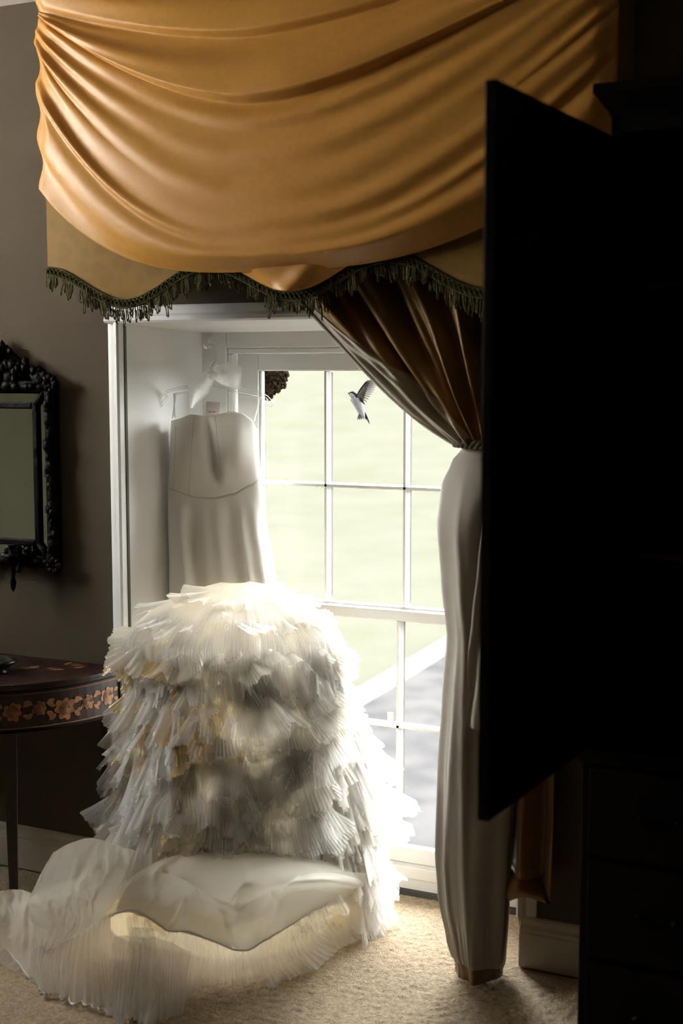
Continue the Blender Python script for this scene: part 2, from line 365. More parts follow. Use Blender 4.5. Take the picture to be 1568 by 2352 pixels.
# ------------------------------------------------------------------ valance: pelmet, swag, braid, tassels
PX0, PX1, PY = -2.485, -.795, -.19
val = empty('valance', (-1.64, 0, 2.0)); tag(val, 'gold satin swag valance with scalloped green fringed edge above the window', 'valance')
VO = Vector((-1.64, 0, 2.0))
def sub(mb, name, mat, root, O, **k):
    o = mb.build(name, mat, **k); o.parent = root; o.location = -O; return o
def wave(x): return 1.905 + .048 * cos(2 * pi * (x + 2.484) / .552) - .004 * sin(2 * pi * (x + 2.4) / 1.1)
def pelmet(u, v):
    x = lerp(PX0, PX1, u); zb = wave(x)
    return (x, PY - .004 * sin(u * 19) * v, lerp(CZ - .03, zb, v))
p = MB(); p.grid(140, 14, pelmet)
p.grid(6, 14, lambda u, v: (PX1, lerp(PY, 0, u), lerp(CZ - .03, wave(PX1), v))); p.grid(6, 14, lambda u, v: (PX0, lerp(PY, 0, u), lerp(CZ - .03, wave(PX0), v)))
sub(p, 'pelmet_panel', PELM, val, VO, smooth=False, solid=.006)
sub(MB().tube([(x, PY - .005, lerp(2.35, wave(x) + .01, t / 8)) for t in range(9) for x in (-2.335,)], .0012, 4), 'panel_seam', M('seam_thread', (.2, .12, .03), .8), val, VO)

# fold map of the swag: centre height, left pin height, right pin height (all as photo rows)
FOLD = [(-60, -90, -260), (20, -40, -190), (75, 22, -160), (235, 34, -120), (330, 62, -70), (470, 104, 10), (560, 192, 118), (600, 325, 235), (624, 432, 330)]
# creases: row at the centre, strength at the left, centre and right
CREASE = [(-60, 0, 0, 0), (72, 1.0, .8, .6), (232, 1.25, 1.0, 1.0), (300, .25, .50, .45), (385, .55, .16, .55), (470, 1.0, .10, .30), (530, .35, .08, .9), (565, 1.15, .05, .35), (602, 1.0, .35, .8), (640, 0, 0, 0)]
EXPO = [(-60, 1.6, 1.15), (75, 1.6, 1.15), (235, 1.6, 1.18), (470, 2.0, 1.55), (560, 2.4, 1.85), (624, 3.1, 2.1)]
ZL0, ZLK = at(90, 0, PY - .03).z, (at(90, 400, PY - .03).z - at(90, 0, PY - .03).z) / 400
ZM0, ZMK = at(640, 0, PY - .07).z, (at(640, 400, PY - .07).z - at(640, 0, PY - .07).z) / 400
ZR0, ZRK = at(1408, 0, PY - .03).z, (at(1408, 400, PY - .03).z - at(1408, 0, PY - .03).z) / 400
def swag(u, v):
    c = lerp(-60, 624, v)
    cw = c + 10 * noise.noise(Vector((u * 2.5, v * 4, 5)))
    l, r = interp(FOLD, c)
    zl, zr, zm = ZL0 + ZLK * l, ZR0 + ZRK * r, ZM0 + ZMK * c
    x = lerp(-2.497, -.783, u); e = abs(2 * u - 1)
    um = .44
    if u < um: t = (um - u) / um; z = zm + (zl - zm) * t ** interp(EXPO, c)[0]
    else: t = (u - um) / (1 - um); t = ((t * t + .0484) ** .5 - .22) / (1.0239 - .22); z = zm + (zr - zm) * t ** interp(EXPO, c)[1]
    # fold profile: swells towards each crease, then tucks under sharply
    f = 0.0
    for k in range(1, len(CREASE)):
        c0, c1 = CREASE[k - 1][0], CREASE[k][0]
        if c0 <= cw <= c1:
            q = (cw - c0) / (c1 - c0); w = (c1 - c0); tk = min(.45, (18.0 if c1 in (72, 232, 565, 602) else 42.0) / w)
            _, aL, aC, aR = CREASE[k]
            st = lerp(aC, aL, clamp(1 - u / .40) ** .8) if u < .40 else lerp(aC, aR, clamp((u - .40) / .6) ** .8)
            pr = ss(0, 1, q / (1 - tk)) if q < 1 - tk else 1 - ss(0, 1, (q - 1 + tk) / tk)
            wr = ss(0, 1, q / .5) if q < .5 else 1 - ss(0, 1, (q - .5) / .5)
            near = clamp((.30 + .70 * (1 - e)) * w / 110, .35, 1.5)
            f = st * (.030 * pr + .006 * wr) * near
            break
    e2 = .004 * sin(2 * pi * (9 * v + 1.6 * u)) * e
    body = .070 * sin(pi * clamp(u)) ** .7 * (.35 + .65 * ss(0, .8, v)) + .014
    edge = ss(0, .03, u) * ss(1, .97, u)
    hem = ss(1.0, .95, v)
    y = PY - .008 - (body * (.30 + .70 * hem) + f * (.15 + .85 * hem) + e2) * (.30 + .70 * edge)
    x += .009 * sin(l * .055) * ss(.15, 0, u)
    return (x, y, z)
s = MB(); s.grid(150, 260, swag)
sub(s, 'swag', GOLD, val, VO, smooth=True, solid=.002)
# the swag's pulled-up tail lying over the middle scallop
xa, xb = at(512, 622, PY).x, at(868, 596, PY).x
def tail(u, v):
    x = lerp(xa, xb, u)
    uu = (x + 2.497) / 1.714
    zt = swag(uu, .965)[2] + .012; zb = wave(x) + .012
    zb = min(zb, zt - .002)
    z = lerp(zt, zb, v)
    uk = .47; d = abs(u - uk)
    k = .020 * exp(-((u - uk - .20 * (1 - v)) / .09) ** 2) * v + .010 * exp(-((u - uk + .34 * (1 - v)) / .12) ** 2) * v
    y = PY - .022 - .034 * (1 - v) * sin(pi * u) - k 
    return (x, y, z)
s = MB(); s.grid(60, 24, tail); sub(s, 'swag_tail', GOLD, val, VO, smooth=True, solid=.002)

# braid: ribbon with a chain of loops along the scalloped edge
br = MB()
NB = 150
br.grid(NB, 5, lambda u, v: (lerp(PX0 - .004, PX1 + .002, u), PY - .007 - .003 * sin(pi * v), wave(lerp(PX0, PX1, u)) + .012 - .026 * v))
br.tube([(lerp(PX0, PX1, i / 200), PY - .010, wave(lerp(PX0, PX1, i / 200)) + .011) for i in range(201)], .003, 5)
br.tube([(lerp(PX0, PX1, i / 200), PY - .010, wave(lerp(PX0, PX1, i / 200)) - .012) for i in range(201)], .003, 5)
sub(br, 'braid', GREEN, val, VO, smooth=True)
lp = MB()
for i in range(118):
    x = lerp(PX0 + .008, PX1 - .008, i / 117); z = wave(x) - .0005
    dz = wave(x + .002) - wave(x - .002); ang = math.atan2(dz, .004)
    lp.tube([(x + .0062 * cos(t) * cos(ang) - .0075 * sin(t) * sin(ang), PY - .012 - .0012 * sin(2 * t), z + .0062 * cos(t) * sin(ang) + .0075 * sin(t) * cos(ang)) for t in [2 * pi * k / 10 for k in range(11)]], .0017, 4)
o = sub(lp, 'braid_loops', GREEN2, val, VO, smooth=True); o['kind'] = 'stuff'
rt = random.Random(11)
def tassel_mesh(seed):
    r = random.Random(seed); m = MB()
    for k in range(7):
        x = (k - 3) * .0062 + r.uniform(-.002, .002); L = (.030 + .030 * (1 - abs(k - 3) / 4)) * r.uniform(.65, 1.15); sw = r.uniform(-.006, .006)
        pts = []
        for t in range(7): pts.append((x + sw * (t / 6) ** 2, -.002 + r.uniform(-.001, .001), -L * t / 6))
        for t in range(1, 5): pts.append((pts[6][0] + .0018 * sin(t * .8), -.002 + .0026 * (1 - cos(t * .8)), -L - .002 * sin(t * .8)))
        pts += [(pts[6][0] + .003, .003, -L * .75), (pts[6][0] * .7 + x * .3, .002, -L * .3)]
        m.tube(pts, lambda t: .0017 + .0005 * sin(40 * t), 5)
    return newmesh('tassel', m.v, m.f, GREEN2)
TM = [tassel_mesh(s_) for s_ in (1, 2, 3, 4)]
x = PX0 + .016; i = 0
while x < PX1:
    o = bpy.data.objects.new('tassel', TM[i % 4]); link(o, val)
    o.location = Vector((x, PY - .006, wave(x) - .010)) - VO; o.scale = (1, 1, rt.uniform(.6, 1.12)); o.rotation_euler = (rt.uniform(-.08, .08), rt.uniform(-.14, .14), rt.uniform(-.5, .5))
    x += rt.choice([.030, .036, .040, .048, .058]); i += 1

# ------------------------------------------------------------------ curtain drawn to the side
cur = empty('curtain', (-1.1, -.08, 0)); tag(cur, 'gold curtain with cream lining, gathered by a tieback beside the window', 'curtain')
CO = Vector((-1.1, -.08, 0))
TIE = at(1092, 1016, -.11)
def drape(u, v):
    hx = lerp(-1.86, -.90, u); hz = 2.02
    tx = lerp(TIE.x - .042, TIE.x + .085, u); tz = TIE.z + lerp(-.012, .012, u)
    vv = v
    x = lerp(hx, tx, vv + .10 * sin(pi * vv) * u); z = lerp(hz, tz, vv)
    z -= .035 * sin(pi * v) * (1 - u) ** 1.5 + .02 * sin(pi * v ** 2) * (1 - u)
    amp = .055 * (1 - v) ** .7 * ss(0, .12, u) + .008
    fold = sin(2 * pi * (6.2 * u ** 1.15 + .12 * sin(5 * v)) + .8) + .35 * sin(2 * pi * 13.3 * u + 2)
    ridge = .016 * ss(.1, .5, v) * ss(1, .7, v) * sin(2 * pi * 9 * u + 3 * v)
    y = lerp(-.07, TIE.y - .02 - .03 * sin(pi * u), v) + amp * fold * .72 + ridge
    return Vector((x, y, z))
def ul(v): return .015 + .37 * ss(.18, 1.0, v)
d = MB(); d.grid(130, 70, lambda u, v: drape(lerp(ul(v), 1, u), v))
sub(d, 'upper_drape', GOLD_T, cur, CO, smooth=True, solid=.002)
def turnback(u, v):
    q = drape(ul(v) * u, v); k = sin(pi * min(1, u * 1.0))
    q.y -= .014 * sin(pi * u) ** .5 * ss(.1, .5, v) + .007 * sin(u * 21 + 3 * v) * ss(.25, .7, v)
    if u > .97: q.y += .002
    return q
d = MB(); d.grid(40, 70, turnback); o = sub(d, 'turned_back_lining', LINING, cur, CO, smooth=True, solid=.002); o['label'] = 'cream lining turned outward along the leading edge'
d = MB(); d.tube([Vector(turnback(.03, k / 60)) + Vector((0, -.006, 0)) for k in range(61)], .004, 6)
sub(d, 'leading_edge_hem', LINING, cur, CO, smooth=True)

LX = [(1068, 1026), (1040, 1052), (1016, 1108), (1007, 1200), (1016, 1330), (1030, 1455), (1019, 1600), (1010, 1750), (1005, 1950), (1012, 2050), (1032, 2150), (1050, 2205)]
LTAB = sorted([(at(a, b, -.10).z, at(a, b, -.10).x) for a, b in LX])
def column(ph, z, front):
    xl = interp(LTAB, z)[0]
    zt = TIE.z - .015
    xr = interp([(0, -1.075), (.2, -1.062), (.9, -1.03), (1.25, -1.02), (1.38, -1.035), (zt, TIE.x + .055)], z)[0]
    cx = (xl + xr) / 2; rx = (xr - xl) / 2
    ry = interp([(0, .085), (.5, .095), (1.25, .10), (zt, .030)], z)[0]
    dd = ss(zt, zt - .25, z)
    f = 1 + .10 * dd * sin(4 * ph + .6 + 1.6 * z + .8 * sin(3 * z)) + .05 * dd * sin(7 * ph - 3.0 * z + 1) + .09 * dd * exp(-((ph - 1.75 + .35 * z) / .10) ** 2) + .07 * dd * exp(-((ph - .95 - .25 * sin(2.2 * z)) / .09) ** 2) * ss(1.2, .6, z) + .06 * exp(-((ph - 1.25 + .5 * z) / .08) ** 2) * ss(.9, .2, z) + .022 * ss(.22, .10, z) * sin(34 * ph + 2 * sin(8 * ph))
    k = 1.0 if cos(ph) < 0 else .2 + .8 * (1 - dd * .8)
    fx = 1 - (1 - f) * .25
    return Vector((cx - rx * fx * cos(ph), -.10 - ry * f * sin(ph), z))
zt = TIE.z - .012
ZB = .034
def front(u, v):
    ph = lerp(-.35, pi * .92, u); z = lerp(zt, ZB + .02 * sin(pi * u), v); return column(ph, z, 1)
d = MB(); d.grid(110, 90, front); o = sub(d, 'lower_lining', LINING, cur, CO, smooth=True, solid=.002); o['label'] = 'long cream lining falling below the tieback'
def back(u, v):
    ph = lerp(pi * .915, 2 * pi - .34, u); z = lerp(zt, ZB - .012 + .02 * sin(pi * u), v); return column(ph, z, 0)
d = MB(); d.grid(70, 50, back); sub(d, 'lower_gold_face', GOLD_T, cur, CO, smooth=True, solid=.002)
d = MB(); d.grid(40, 6, lambda u, v: column(lerp(.15, pi * .97, u), lerp(ZB + .03, .006, v), 1) + Vector((0, .008, 0)))
sub(d, 'gold_hem_allowance', GOLD_T, cur, CO, smooth=True, solid=.002)
# narrow flap of lining hanging beside the main fall
FL = [(1105, 1200), (1098, 1300), (1085, 1420), (1070, 1530), (1055, 1668)]
FT = sorted([(at(a, b, -.215).z, at(a, b, -.215).x) for a, b in FL])
def flap(u, v):
    z = lerp(FT[-1][0], FT[0][0], v); xl = interp(FT, z)[0]
    return Vector((lerp(xl, -1.02, u), -.21 - .010 * sin(9 * u + 4 * v) - .006 * sin(28 * u) - .012 * sin(pi * u), z))
d = MB(); d.grid(30, 30, flap); o = sub(d, 'lining_flap', LINING, cur, CO, smooth=True, solid=.002); o['label'] = 'narrow hemmed flap of lining ending above the floor'
# outer edge of the curtain, gold face outward, its hem kicked out over the baseboard
def outer(u, v):
    x = lerp(-1.075, -.945, u) + .004 * sin(9 * v); z = lerp(1.45, lerp(.31, .235, u) + .02 * sin(pi * u), v)
    y = -.05 - .055 * sin(pi * clamp(u * 1.6)) * (.5 + .5 * v) + .02 * sin(11 * u) - .03 * ss(.6, 1, v) * u
    return Vector((x, y, z))
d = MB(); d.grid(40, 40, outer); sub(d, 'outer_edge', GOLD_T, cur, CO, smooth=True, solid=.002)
A, B_, C_, D_ = outer(0, 1), outer(1, 1), at(1203, 2053, -.09), at(1140, 2080, -.10)
def kick(u, v):
    a = outer(u, 1) + Vector((0, .0, 0)); b = D_.lerp(C_.lerp(B_, ss(.35, 1, u)), ss(0, .6, u))
    q = a.lerp(b, v); q.y -= .02 * sin(pi * v) + .012 * sin(pi * u) * v; return q
d = MB(); d.grid(24, 12, kick); sub(d, 'turned_hem_corner', GOLD_T, cur, CO, smooth=True, solid=.002)

tb = MB()
for s3 in range(3):
    pts = []
    for k in range(73):
        t = 2 * pi * k / 72; a = 12 * t + s3 * 2 * pi / 3
        c = Vector((TIE.x + .028 - .082 * cos(t), TIE.y + .0 - .055 * sin(t), TIE.z - .004 + .004 * cos(t)))
        rad = Vector((-cos(t), -sin(t), 0)); pts.append(c + rad * (.0065 * cos(a)) + Vector((0, 0, .0075 * sin(a))))
    tb.tube(pts, .0075, 6)
tag(tb.build('tieback_cord', ROPE, smooth=True, offset=TIE), 'twisted brown rope tieback cinching the curtain', 'tieback')

# ------------------------------------------------------------------ wardrobe with open door
wd = empty('wardrobe', (-.1, -.02, 0)); tag(wd, 'dark mahogany wardrobe on a drawer chest, its door standing open', 'wardrobe')
WDO = Vector((-.1, -.02, 0))
UX0, UX1, UF, UZ0, UZ1 = -.708, .56, -.56, .825, 2.20
c = MB(); c.box(UX0, UX0 + .022, UF, -.02, UZ0, UZ1); c.box(UX1 - .022, UX1, UF, -.02, UZ0, UZ1); c.box(UX0, UX1, -.035, -.02, UZ0, UZ1); c.box(UX0, UX1, UF, -.02, UZ0, UZ0 + .03); c.box(UX0, UX1, UF, -.02, 2.165, UZ1)
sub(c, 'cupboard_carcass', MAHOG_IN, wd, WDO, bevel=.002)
cp = [(0, 0), (.004, .012), (.012, .020), (.022, .036), (.030, .044), (.030, .062), (0, .062)]
def cornice():
    m = MB(); rows = []
    for a, z in cp: rows += [(UX0 - a, -.02, UZ1 + z), (UX0 - a, UF - a * 1.3, UZ1 + z), (UX1 + a, UF - a * 1.3, UZ1 + z), (UX1 + a, -.02, UZ1 + z)]
    f = [(4 * k + i, 4 * k + i + 1, 4 * k + 5 + i, 4 * k + 4 + i) for k in range(len(cp) - 1) for i in range(3)]
    return m.add(rows, f)
sub(cornice(), 'cornice', MAHOG, wd, WDO, solid=.004)
for z in (1.24, 1.83):
    s_ = sub(MB().box(UX0 + .022, UX1 - .022, UF + .03, -.035, z, z + .018), 'shelf', MAHOG_IN, wd, WDO, bevel=.001)
    sub(MB().box(UX0 + .08, UX1 - .022, UF + .026, UF + .030, z + .003, z + .015), 'shelf_edge_strip', TABLEW, s_, Vector((0, 0, 0)))
# open door, hinged at the left edge and swung out to the room
def door(name, hx, ang, sgn, label):
    W = (UX1 - UX0) / 2 - .002; T = .024
    dr = bpy.data.objects.new(name, None); link(dr, wd); dr.location = Vector((hx, UF - .002, UZ0 + .005)) - WDO; dr.rotation_euler.z = ang; dr['label'] = label
    Hh = 2.165 - UZ0 - .01
    fr_ = MB(); st = .075
    fr_.box(0, sgn * st, -T, 0, 0, Hh); fr_.box(sgn * (W - st), sgn * W, -T, 0, 0, Hh); fr_.box(sgn * st, sgn * (W - st), -T, 0, 0, st); fr_.box(sgn * st, sgn * (W - st), -T, 0, Hh - st, Hh)
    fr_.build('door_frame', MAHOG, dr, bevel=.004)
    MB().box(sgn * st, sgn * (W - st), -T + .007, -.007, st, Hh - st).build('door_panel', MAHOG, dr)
    MB().tube([(sgn * (W - .03), -T - .006, Hh * .5), (sgn * (W - .03), -T, Hh * .5)], .014, 10).build('lock_plate', BRASS, dr)
    for z in (.15, Hh - .15): MB().tube([(0, -.002, z - .035), (0, -.002, z + .035)], .006, 8).build('hinge', BRASS, dr)
    return dr
door('door', UX0 + .004, radians(-94.5), 1, 'wardrobe door swung open toward the room')
door('door', UX1 - .004, 0, -1, 'closed wardrobe door')
CX0, CX1, CF = -.735, .59, -.61
c = MB(); c.box(CX0, CX1, CF + .012, -.02, .09, .79); c.box(CX0 - .006, CX1 + .006, CF - .004, -.02, .79, .825)
sub(c, 'chest_carcass', MAHOG, wd, WDO, bevel=.004)
for r_, (za, zb) in enumerate(((.11, .33), (.345, .565), (.58, .78))):
    for (xa_, xb_) in (((CX0 + .02, CX1 - .02),) if r_ < 2 else ((CX0 + .02, -.08), (-.065, CX1 - .02))):
        dw = sub(MB().box(xa_, xb_, CF - .002, CF + .02, za, zb), 'drawer', MAHOG, wd, WDO, bevel=.004)
        for hx in ((xa_ + .16, xb_ - .16)):
            h = MB(); zc = (za + zb) / 2
            h.tube([(hx + .04 * cos(t), CF - .010 - .008 * sin(-t), zc + .004 + .026 * sin(t)) for t in [pi + pi * k / 12 for k in range(13)]], .0035, 6)
            for e in (-1, 1): h.lathe([(0, 0), (.010, 0), (.010, .006), (0, .008)], (hx + e * .04, CF - .012, zc), 8)
            sub(h, 'bail_handle', BRASS, dw, Vector((0, 0, 0)), smooth=True)
for fx in (CX0, CX1 - .09):
    for fy in (CF + .01, -.11):
        sub(MB().prism([(fx, 0), (fx + .09, 0), (fx + .085, .06), (fx + .09, .09), (fx, .09)], fy, fy + .09), 'bracket_foot', MAHOG, wd, WDO, bevel=.004)

# ------------------------------------------------------------------ half-round console table
TCX, TCY, TR = -2.81, -.03, .458
ct = empty('console_table', (TCX, TCY, 0)); tag(ct, 'half-round mahogany console table with floral inlaid apron under the mirror', 'table')
def half(R, z0, z1, n=48, y_off=0):
    m = MB(); v = []; a = [pi + pi * k / n for k in range(n + 1)]
    for z in (z0, z1): v += [(R * cos(t), y_off + R * sin(t), z) for t in a]
    N_ = n + 1; f = [(k, k + 1, N_ + k + 1, N_ + k) for k in range(n)] + [tuple(range(N_ - 1, -1, -1)), tuple(range(N_, 2 * N_)), (0, N_, 2 * N_ - 1, n)]
    return m.add(v, f)
tp = half(TR + .006, .715, .735, y_off=0); o = tp.build('table_top', TABLEW, ct, bevel=.004)
half(TR - .008, .709, .7152).build('top_moulding', MAHOG, ct)
half(TR - .014, .585, .709).build('apron', TABLEW, ct)
def ring(R, z, r): return MB().tube([(R * cos(pi + pi * k / 64), R * sin(pi + pi * k / 64), z) for k in range(65)], r, 5)
for z in (.597, .700): ring(TR - .0135, z, .0016).build('inlay_line', INLAY, ct, smooth=True)
ring(TR - .012, .588, .004).build('apron_bead', MAHOG, ct, smooth=True)
def on_apron(th, z, du=0, dz=0, lift=.0012):
    t = th + du / TR; R = TR - .014 + lift; return (R * cos(t), R * sin(t), z + dz)
def petal_disc(th, z, shape, lift=.0012):
    m = MB(); n = len(shape); v = [on_apron(th, z, 0, 0, lift + .0006)] + [on_apron(th, z, a, b, lift) for a, b in shape]
    return m.add(v, [(0, 1 + k, 1 + (k + 1) % n) for k in range(n)])
def rose(r, k=7): return [(r * (.82 + .34 * abs(sin(k * t / 2 + r * 90)) + .10 * sin(3 * t + r * 200)) * cos(t), r * (.82 + .34 * abs(sin(k * t / 2 + r * 90)) + .10 * sin(3 * t + r * 200)) * sin(t)) for t in [2 * pi * i / 56 for i in range(56)]]
def leaf(L, wd_, a): return [((t * cos(a) - s_ * sin(a)) * 1.0, t * sin(a) + s_ * cos(a)) for t, s_ in [(L * q / 8, wd_ * sin(pi * q / 8) ** .8) for q in range(9)] + [(L * q / 8, -wd_ * sin(pi * q / 8) ** .8) for q in range(7, 0, -1)]]
rr_ = random.Random(5)
for k in range(17):
    th = pi + pi * (k + .8) / 17.6; z = .648 + .006 * sin(k * 2.1)
    big = k % 2 == 0
    fo = petal_disc(th, z, rose((.027 if big else .019) * rr_.uniform(.9, 1.15))).build('inlay_flower', INLAY, ct)
    ring_ = MB()
    for q in range(3): ring_.tube([on_apron(th, z, (.006 + .006 * q) * cos(t), (.006 + .006 * q) * sin(t), .0022) for t in [2 * pi * i / 14 for i in range(12)]], .0007, 4)
    ring_.build('petal_lines', TABLEW, fo)
    for a in (.5, 2.6, -.6, 3.7):
        petal_disc(th + (.030 / TR) * (1 if cos(a) > 0 else -1) * (1 if big else .7), z + .012 * (1 if sin(a) > 0 else -1), leaf(rr_.uniform(.022, .032), rr_.uniform(.006, .009), a + rr_.uniform(-.3, .3)), .0009).build('inlay_leaf', INLAY, ct)
# inlaid sprays on the top surface
for k in range(26):
    t = pi + pi * rr_.uniform(.05, .95); R = rr_.uniform(.24, .37); a = t + rr_.uniform(-.5, .5) + pi / 2; L = rr_.uniform(.025, .055); wl = rr_.uniform(.005, .010)
    c = Vector((R * cos(t), R * sin(t), .7354)); m = MB()
    sh = leaf(L, wl, a); m.add([c + Vector((L / 2 * cos(a), L / 2 * sin(a), .0008))] + [c + Vector((p_, q_, 0)) for p_, q_ in sh], [(0, 1 + i, 1 + (i + 1) % len(sh)) for i in range(len(sh))])
    m.build('inlay_leaf', INLAY, ct)
for th in (pi + .06, pi + .88, 2 * pi - .88, 2 * pi - .06):
    R = TR - .035; cxl, cyl = R * cos(th), R * sin(th); m = MB(); v = []
    if th in (pi + .06, 2 * pi - .06): cyl = -.03
    for z, hw in ((.585, .021), (.50, .020), (.05, .0125), (.0, .0125)):
        for sx_, sy_ in ((-1, -1), (1, -1), (1, 1), (-1, 1)):
            a, b = sx_ * hw, sy_ * hw; ca, sa = cos(th + pi / 2), sin(th + pi / 2)
            if abs(cyl + .03) < 1e-6: ca, sa = 1, 0
            v.append((cxl + a * ca - b * sa, cyl + a * sa + b * ca, z))
    m.add(v, [(4 * k + i, 4 * k + (i + 1) % 4, 4 * k + 4 + (i + 1) % 4, 4 * k + 4 + i) for k in range(3) for i in range(4)] + [(3, 2, 1, 0), (12, 13, 14, 15)])
    m.build('leg', TABLEW, ct, bevel=.002)
q = atz(0, 1550, .735)
m = MB(); m.lathe([(0, 0), (.030, 0), (.032, .004), (.024, .010), (.040, .018), (.058, .030), (.064, .040), (.060, .040), (.050, .030), (.02, .018), (0, .016)], (0, 0, 0), 32)
tag(m.build('bowl', DARKC, smooth=True), 'low dark footed bowl standing on the console table', 'bowl').location = (q.x - .025, q.y + .02, .7364)

# ------------------------------------------------------------------ carved wall mirror
MX0, MX1, MZ0, MZ1 = -3.10, -2.588, 1.03, 1.63        # outer carved frame
mr = empty('wall_mirror', ((MX0 + MX1) / 2, 0, MZ0)); tag(mr, 'dark carved gilt wall mirror with glass borders and a crest', 'mirror')
MO = Vector(((MX0 + MX1) / 2, 0, MZ0))
FW = .045
def frame_rect(x0, x1, z0, z1, wd_, y0, y1):
    m = MB(); m.box(x0, x0 + wd_, y0, y1, z0, z1); m.box(x1 - wd_, x1, y0, y1, z0, z1); m.box(x0 + wd_, x1 - wd_, y0, y1, z0, z0 + wd_); m.box(x0 + wd_, x1 - wd_, y0, y1, z1 - wd_, z1); return m
sub(MB().box(MX0 + .01, MX1 - .01, -.016, -.004, MZ0 + .01, MZ1 - .01), 'backboard', MAHOG, mr, MO)
GX0, GX1, GZ0, GZ1 = MX0 + .094, MX1 - .094, 1.118, 1.540      # centre glass
sub(MB().box(GX0, GX1, -.026, -.020, GZ0, GZ1), 'mirror_glass', GLASSM, mr, MO)
for (a, b, c_, d_) in ((MX0 + .05, MX1 - .05, GZ0 - .05, GZ0 - .018), (MX0 + .05, MX1 - .05, GZ1 + .018, GZ1 + .048), (MX0 + .048, GX0 - .02, GZ0 - .018, GZ1 + .018), (GX1 + .02, MX1 - .048, GZ0 - .018, GZ1 + .018)):
    sub(MB().box(a, b, -.024, -.018, c_, d_), 'border_glass', GLASSM, mr, MO)
sub(frame_rect(GX0 - .021, GX1 + .021, GZ0 - .021, GZ1 + .021, .022, -.036, -.016), 'inner_fillet', MIRFRAME, mr, MO, bevel=.005)
for ex, ez in ((1, 1), (1, -1), (-1, 1), (-1, -1)):
    xg = GX1 + .012 if ex > 0 else GX0 - .012; zg = GZ1 + .012 if ez > 0 else GZ0 - .012
    sub(MB().tube([(xg, -.03, zg), (xg + ex * .04, -.032, zg + ez * .045)], .010, 8), 'corner_fillet', MIRFRAME, mr, MO, smooth=True)
fo = sub(frame_rect(MX0 + .006, MX1 - .006, MZ0, MZ1, FW - .008, -.045, -.006), 'outer_frame', MIRFRAME, mr, MO, bevel=.012)
sc = MB(); rm = random.Random(3)
for k in range(46):
    z = lerp(MZ0 + .01, MZ1 - .01, k / 45)
    for x_ in (MX0 + .022, MX1 - .022): sc.ico((x_ + rm.uniform(-.006, .008), -.044 + rm.uniform(-.006, .004), z), rm.uniform(.010, .018), 1, scale=(1, .6, 1.5), rough=.6, seed=k)
for k in range(30):
    x_ = lerp(MX0 + .02, MX1 - .02, k / 29)
    for z in (MZ0 + .018, MZ1 - .018): sc.ico((x_, -.044 + rm.uniform(-.006, .004), z + rm.uniform(-.006, .006)), rm.uniform(.010, .018), 1, scale=(1.4, .6, 1), rough=.6, seed=k)
for (x_, z) in ((MX1 - .012, MZ1 - .01), (MX1 - .012, MZ0 + .012), (MX0 + .012, MZ1 - .01), (MX0 + .012, MZ0 + .012)):
    for t in range(9): sc.ico((x_ + .018 * cos(t * .8), -.046, z + .020 * sin(t * .8)), .013, 1, scale=(1, .7, 1), rough=.5, seed=t)
sub(sc, 'carved_foliage', MIRFRAME, mr, MO, smooth=True)['kind'] = 'stuff'
cr = MB(); cxm = (MX0 + MX1) / 2
for k in range(90):
    t = rm.uniform(-1, 1); hgt = .13 * (1 - abs(t) ** 1.1) + .01; x_ = cxm + t * .225; z = MZ1 + rm.random() * hgt
    cr.ico((x_, -.036 + rm.uniform(-.01, .008), z), rm.uniform(.012, .022), 1, scale=(1, .6, 1.2), rough=.7, seed=k)
cr.prism([(cxm - .21, MZ1 - .01), (cxm + .21, MZ1 - .01), (cxm + .12, MZ1 + .06), (cxm + .05, MZ1 + .11), (cxm - .05, MZ1 + .11), (cxm - .12, MZ1 + .06)], -.034, -.012)
sub(cr, 'crest', MIRFRAME, mr, MO, smooth=True)
# candle bracket hanging from the bottom rail
bk = MB(); bx, bz = at(36, 1300, -.07).x, at(36, 1290, -.07).z
bk.lathe([(0, -.012), (.016, -.008), (.024, .010), (.030, .020), (.026, .026), (.012, .026), (.012, .050), (.016, .056), (0, .056)], (bx, -.085, bz), 16)
bk.tube([(bx, -.085, bz - .01), (bx, -.08, bz - .03), (bx, -.06, bz - .035), (bx, -.04, bz + .02)], .006, 6)
bk.lathe([(.002, -.095), (.007, -.085), (.011, -.065), (.006, -.05), (.010, -.035), (.005, -.012)], (bx, -.085, bz), 10)
for t in range(14): bk.ico((bx + .05 * cos(t * .9), -.05, bz + .022 + .016 * sin(t * 1.7)), .014, 1, scale=(1.2, .6, 1), rough=.7, seed=t)
sub(bk, 'candle_bracket', MIRFRAME, mr, MO, smooth=True)

# ------------------------------------------------------------------ martin in flight and its mud nest outside the glass
BY = .82
def bp(x, y, dy=0): return at(x, y, BY + dy)
S = (bp(900, 900) - bp(800, 900)).length / 100
bird = MB()
sp = [(798, 902.5, .4), (801, 903.5, 1.2), (803, 904, 4.2), (807, 905, 6.6), (812, 909, 7.6), (816, 916, 8.6), (821, 926, 9.4), (826, 936, 8.8), (830.5, 945, 6.6), (834, 954, 3.6), (837, 962, 1.0)]
pts = [bp(a, b) for a, b, _ in sp]; n = 14; v = []
for i, p_ in enumerate(pts):
    t = (pts[min(i + 1, len(pts) - 1)] - pts[max(i - 1, 0)]).normalized(); side = t.cross(FWD).normalized(); r_ = sp[i][2] * S
    v += [p_ + side * (r_ * cos(2 * pi * k / n)) + FWD * (r_ * .9 * sin(2 * pi * k / n)) for k in range(n)]
SIDE0 = (pts[4] - pts[3]).normalized().cross(FWD)
